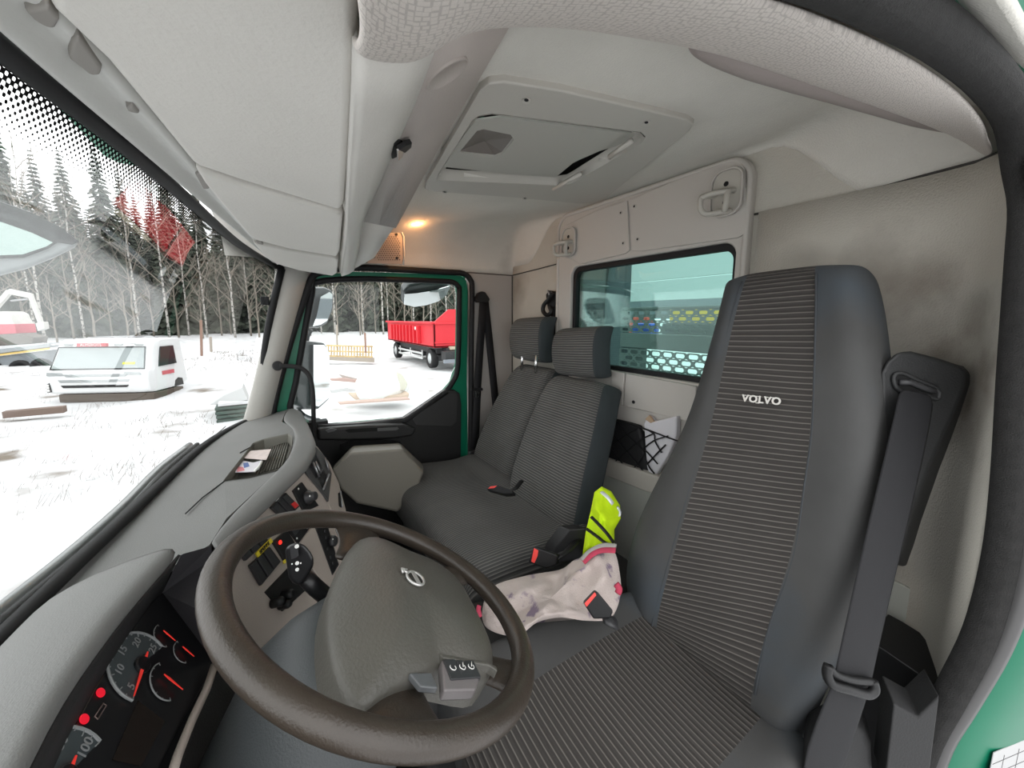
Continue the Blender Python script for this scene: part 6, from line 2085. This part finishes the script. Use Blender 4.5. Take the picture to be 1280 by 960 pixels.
def perforated(name, x0, x1, z0, z1, y, nx, nz, m, par, w=0.62, h=0.5):
    dx, dz = (x1 - x0) / nx, (z1 - z0) / nz
    v, f = [], []
    for j in range(nz):
        for i in range(nx + (1 if j % 2 else 0)):
            xa = x0 + (i - (0.5 if j % 2 else 0)) * dx
            xa, xb = max(x0, xa), min(x1, xa + dx)
            if xb - xa < dx * 0.7:
                q = len(v)
                v += [V(xa, y, z0 + j * dz), V(xb, y, z0 + j * dz), V(xb, y, z0 + (j + 1) * dz), V(xa, y, z0 + (j + 1) * dz)]
                f.append((q, q + 1, q + 2, q + 3))
                continue
            cx_, cz_ = (xa + xb) / 2, z0 + (j + 0.5) * dz
            q = len(v)
            n = 16
            for k in range(n):
                a = 2 * math.pi * (k + 0.5) / n
                c_, s_ = math.cos(a), math.sin(a)
                mxx = max(abs(c_), abs(s_))
                v.append(V(cx_ + c_ / mxx * (xb - xa) / 2, y, cz_ + s_ / mxx * dz / 2))
            rr = dz * h / 2
            ex_ = max(0, dx * w / 2 - rr)
            for k in range(n):
                a = 2 * math.pi * (k + 0.5) / n
                v.append(V(cx_ + math.copysign(ex_, math.cos(a)) + rr * math.cos(a), y, cz_ + rr * math.sin(a)))
            for k in range(n):
                f.append((q + k, q + (k + 1) % n, q + n + (k + 1) % n, q + n + k))
    return obj(name, v, f, m, par, sol=0.006)


hb2 = thing('headboard', V(1.6, -2.0, 1.3), 'grey headboard with rows of slotted holes behind the rear window', 'headboard')
HY = -2.1
pu0, pu1 = W(777, 387, Y=HY), W(905, 432, Y=HY)
hx0, hx1 = pu1.x - 0.55, pu0.x
perforated('perforated_panel', hx0, hx1, 2.30, 2.445, HY, 15, 4, PW, hb2, w=0.62, h=0.55)
perforated('perforated_panel', hx0, hx1, 1.98, 2.19, HY, 15, 5, PW, hb2, w=0.74, h=0.66)
rbox('cross_rail', ((hx0 + hx1) / 2, HY - 0.02, 2.245), (hx1 - hx0, 0.05, 0.10), PW, hb2, bev=0.008)
rbox('cross_rail', ((hx0 + hx1) / 2, HY - 0.02, 2.455), (hx1 - hx0, 0.04, 0.02), PW, hb2, bev=0.004)
pl0, pl1 = W(720, 380, Y=HY), W(753, 412, Y=HY)
perforated('perforated_panel', pl1.x, pl0.x + 0.25, 2.28, 2.455, HY, 7, 4, mat('headboard_light', (0.36, 0.38, 0.38), 0.5), hb2, w=0.5, h=0.6)
rbox('post', ((pl1.x + hx1) / 2, HY - 0.05, 1.9), (pl1.x - hx1 + 0.02, 0.06, 1.75), mat('headboard_post', (0.04, 0.055, 0.065), 0.5), hb2, bev=0.01)
for x in (hx0 + 0.02,):
    rbox('post', (x, HY - 0.05, 1.7), (0.08, 0.06, 1.5), PW, hb2, bev=0.01)
rbox('sill_beam', ((hx0 + pl0.x) / 2, HY - 0.05, 1.0), (pl0.x - hx0 + 0.3, 0.12, 0.14), PW, hb2, bev=0.01)
# things on the load bed seen through the holes
bed = thing('load_bed', V(1.2, -4.5, 0.9), 'grey load bed of the truck behind the headboard', 'load bed')
rbox('deck', (1.3, -4.7, 1.0), (3.2, 5.0, 0.12), PW, bed, bev=0.01)


rbox('shelf', (1.2, -2.52, 2.205), (1.9, 0.5, 0.02), PW, bed, bev=0)
for x in (0.28, 2.12):
    rbox('shelf_leg', (x, -2.52, 1.63), (0.05, 0.4, 1.16), PW, bed, bev=0)


def behind(name, px0, px1, py0, py1, y, c, label):
    a, b = W(px0, py0, Y=y), W(px1, py1, Y=y)
    b.z = 2.216
    o = rbox(name, ((a.x + b.x) / 2, y - 0.06, (a.z + b.z) / 2), (abs(a.x - b.x), 0.10, abs(a.z - b.z)), mat('crate_' + name, c, 0.5), bev=0.01)
    return tag(o, label, 'crate')


behind('red_crate', 775, 806, 396, 422, -2.45, (0.62, 0.10, 0.07), 'red crate showing through the left holes of the headboard')
behind('blue_crate', 789, 812, 404, 416, -2.30, (0.08, 0.16, 0.62), 'blue crate showing through holes beside the red crate')
behind('grey_crate', 826, 905, 404, 408, -2.45, (0.10, 0.11, 0.11), 'dark grey crate under the yellow crate behind the headboard')
ya, yb = W(836, 384, Y=-2.45), W(905, 404, Y=-2.45)
tag(rbox('yellow_crate', ((ya.x + yb.x) / 2, -2.51, (ya.z + W(836, 404, Y=-2.45).z) / 2), (abs(ya.x - yb.x), 0.10, ya.z - W(836, 404, Y=-2.45).z), mat('crate_yellow', (0.80, 0.50, 0.02), 0.5), bev=0.01), 'yellow crate showing through the upper right holes of the headboard', 'crate')
# pale hall wall behind everything
hall = thing('storage_hall', V(6, -16, 0), 'pale metal clad hall far behind the rear window', 'building')
HW_ = mat('hall_cladding', (0.36, 0.39, 0.385), 0.5)
for i in range(9):
    rbox('cladding_panel', (6, -16 - 0.02 * (i % 2), 3.65 + i * 0.95), (46, 0.12, 0.93), HW_, hall, bev=0.02)
rbox('plinth', (6, -16, 2.75), (46, 0.1, 0.86), mat('hall_plinth', (0.10, 0.12, 0.13), 0.6), hall, bev=0)
rbox('plinth', (6, -16.0, 1.1), (46, 0.14, 2.4), mat('hall_base', (0.72, 0.74, 0.74), 0.6), hall, bev=0)
rbox('roof', (6, -20, 11.7), (47, 9, 0.3), HW_, hall, bev=0)
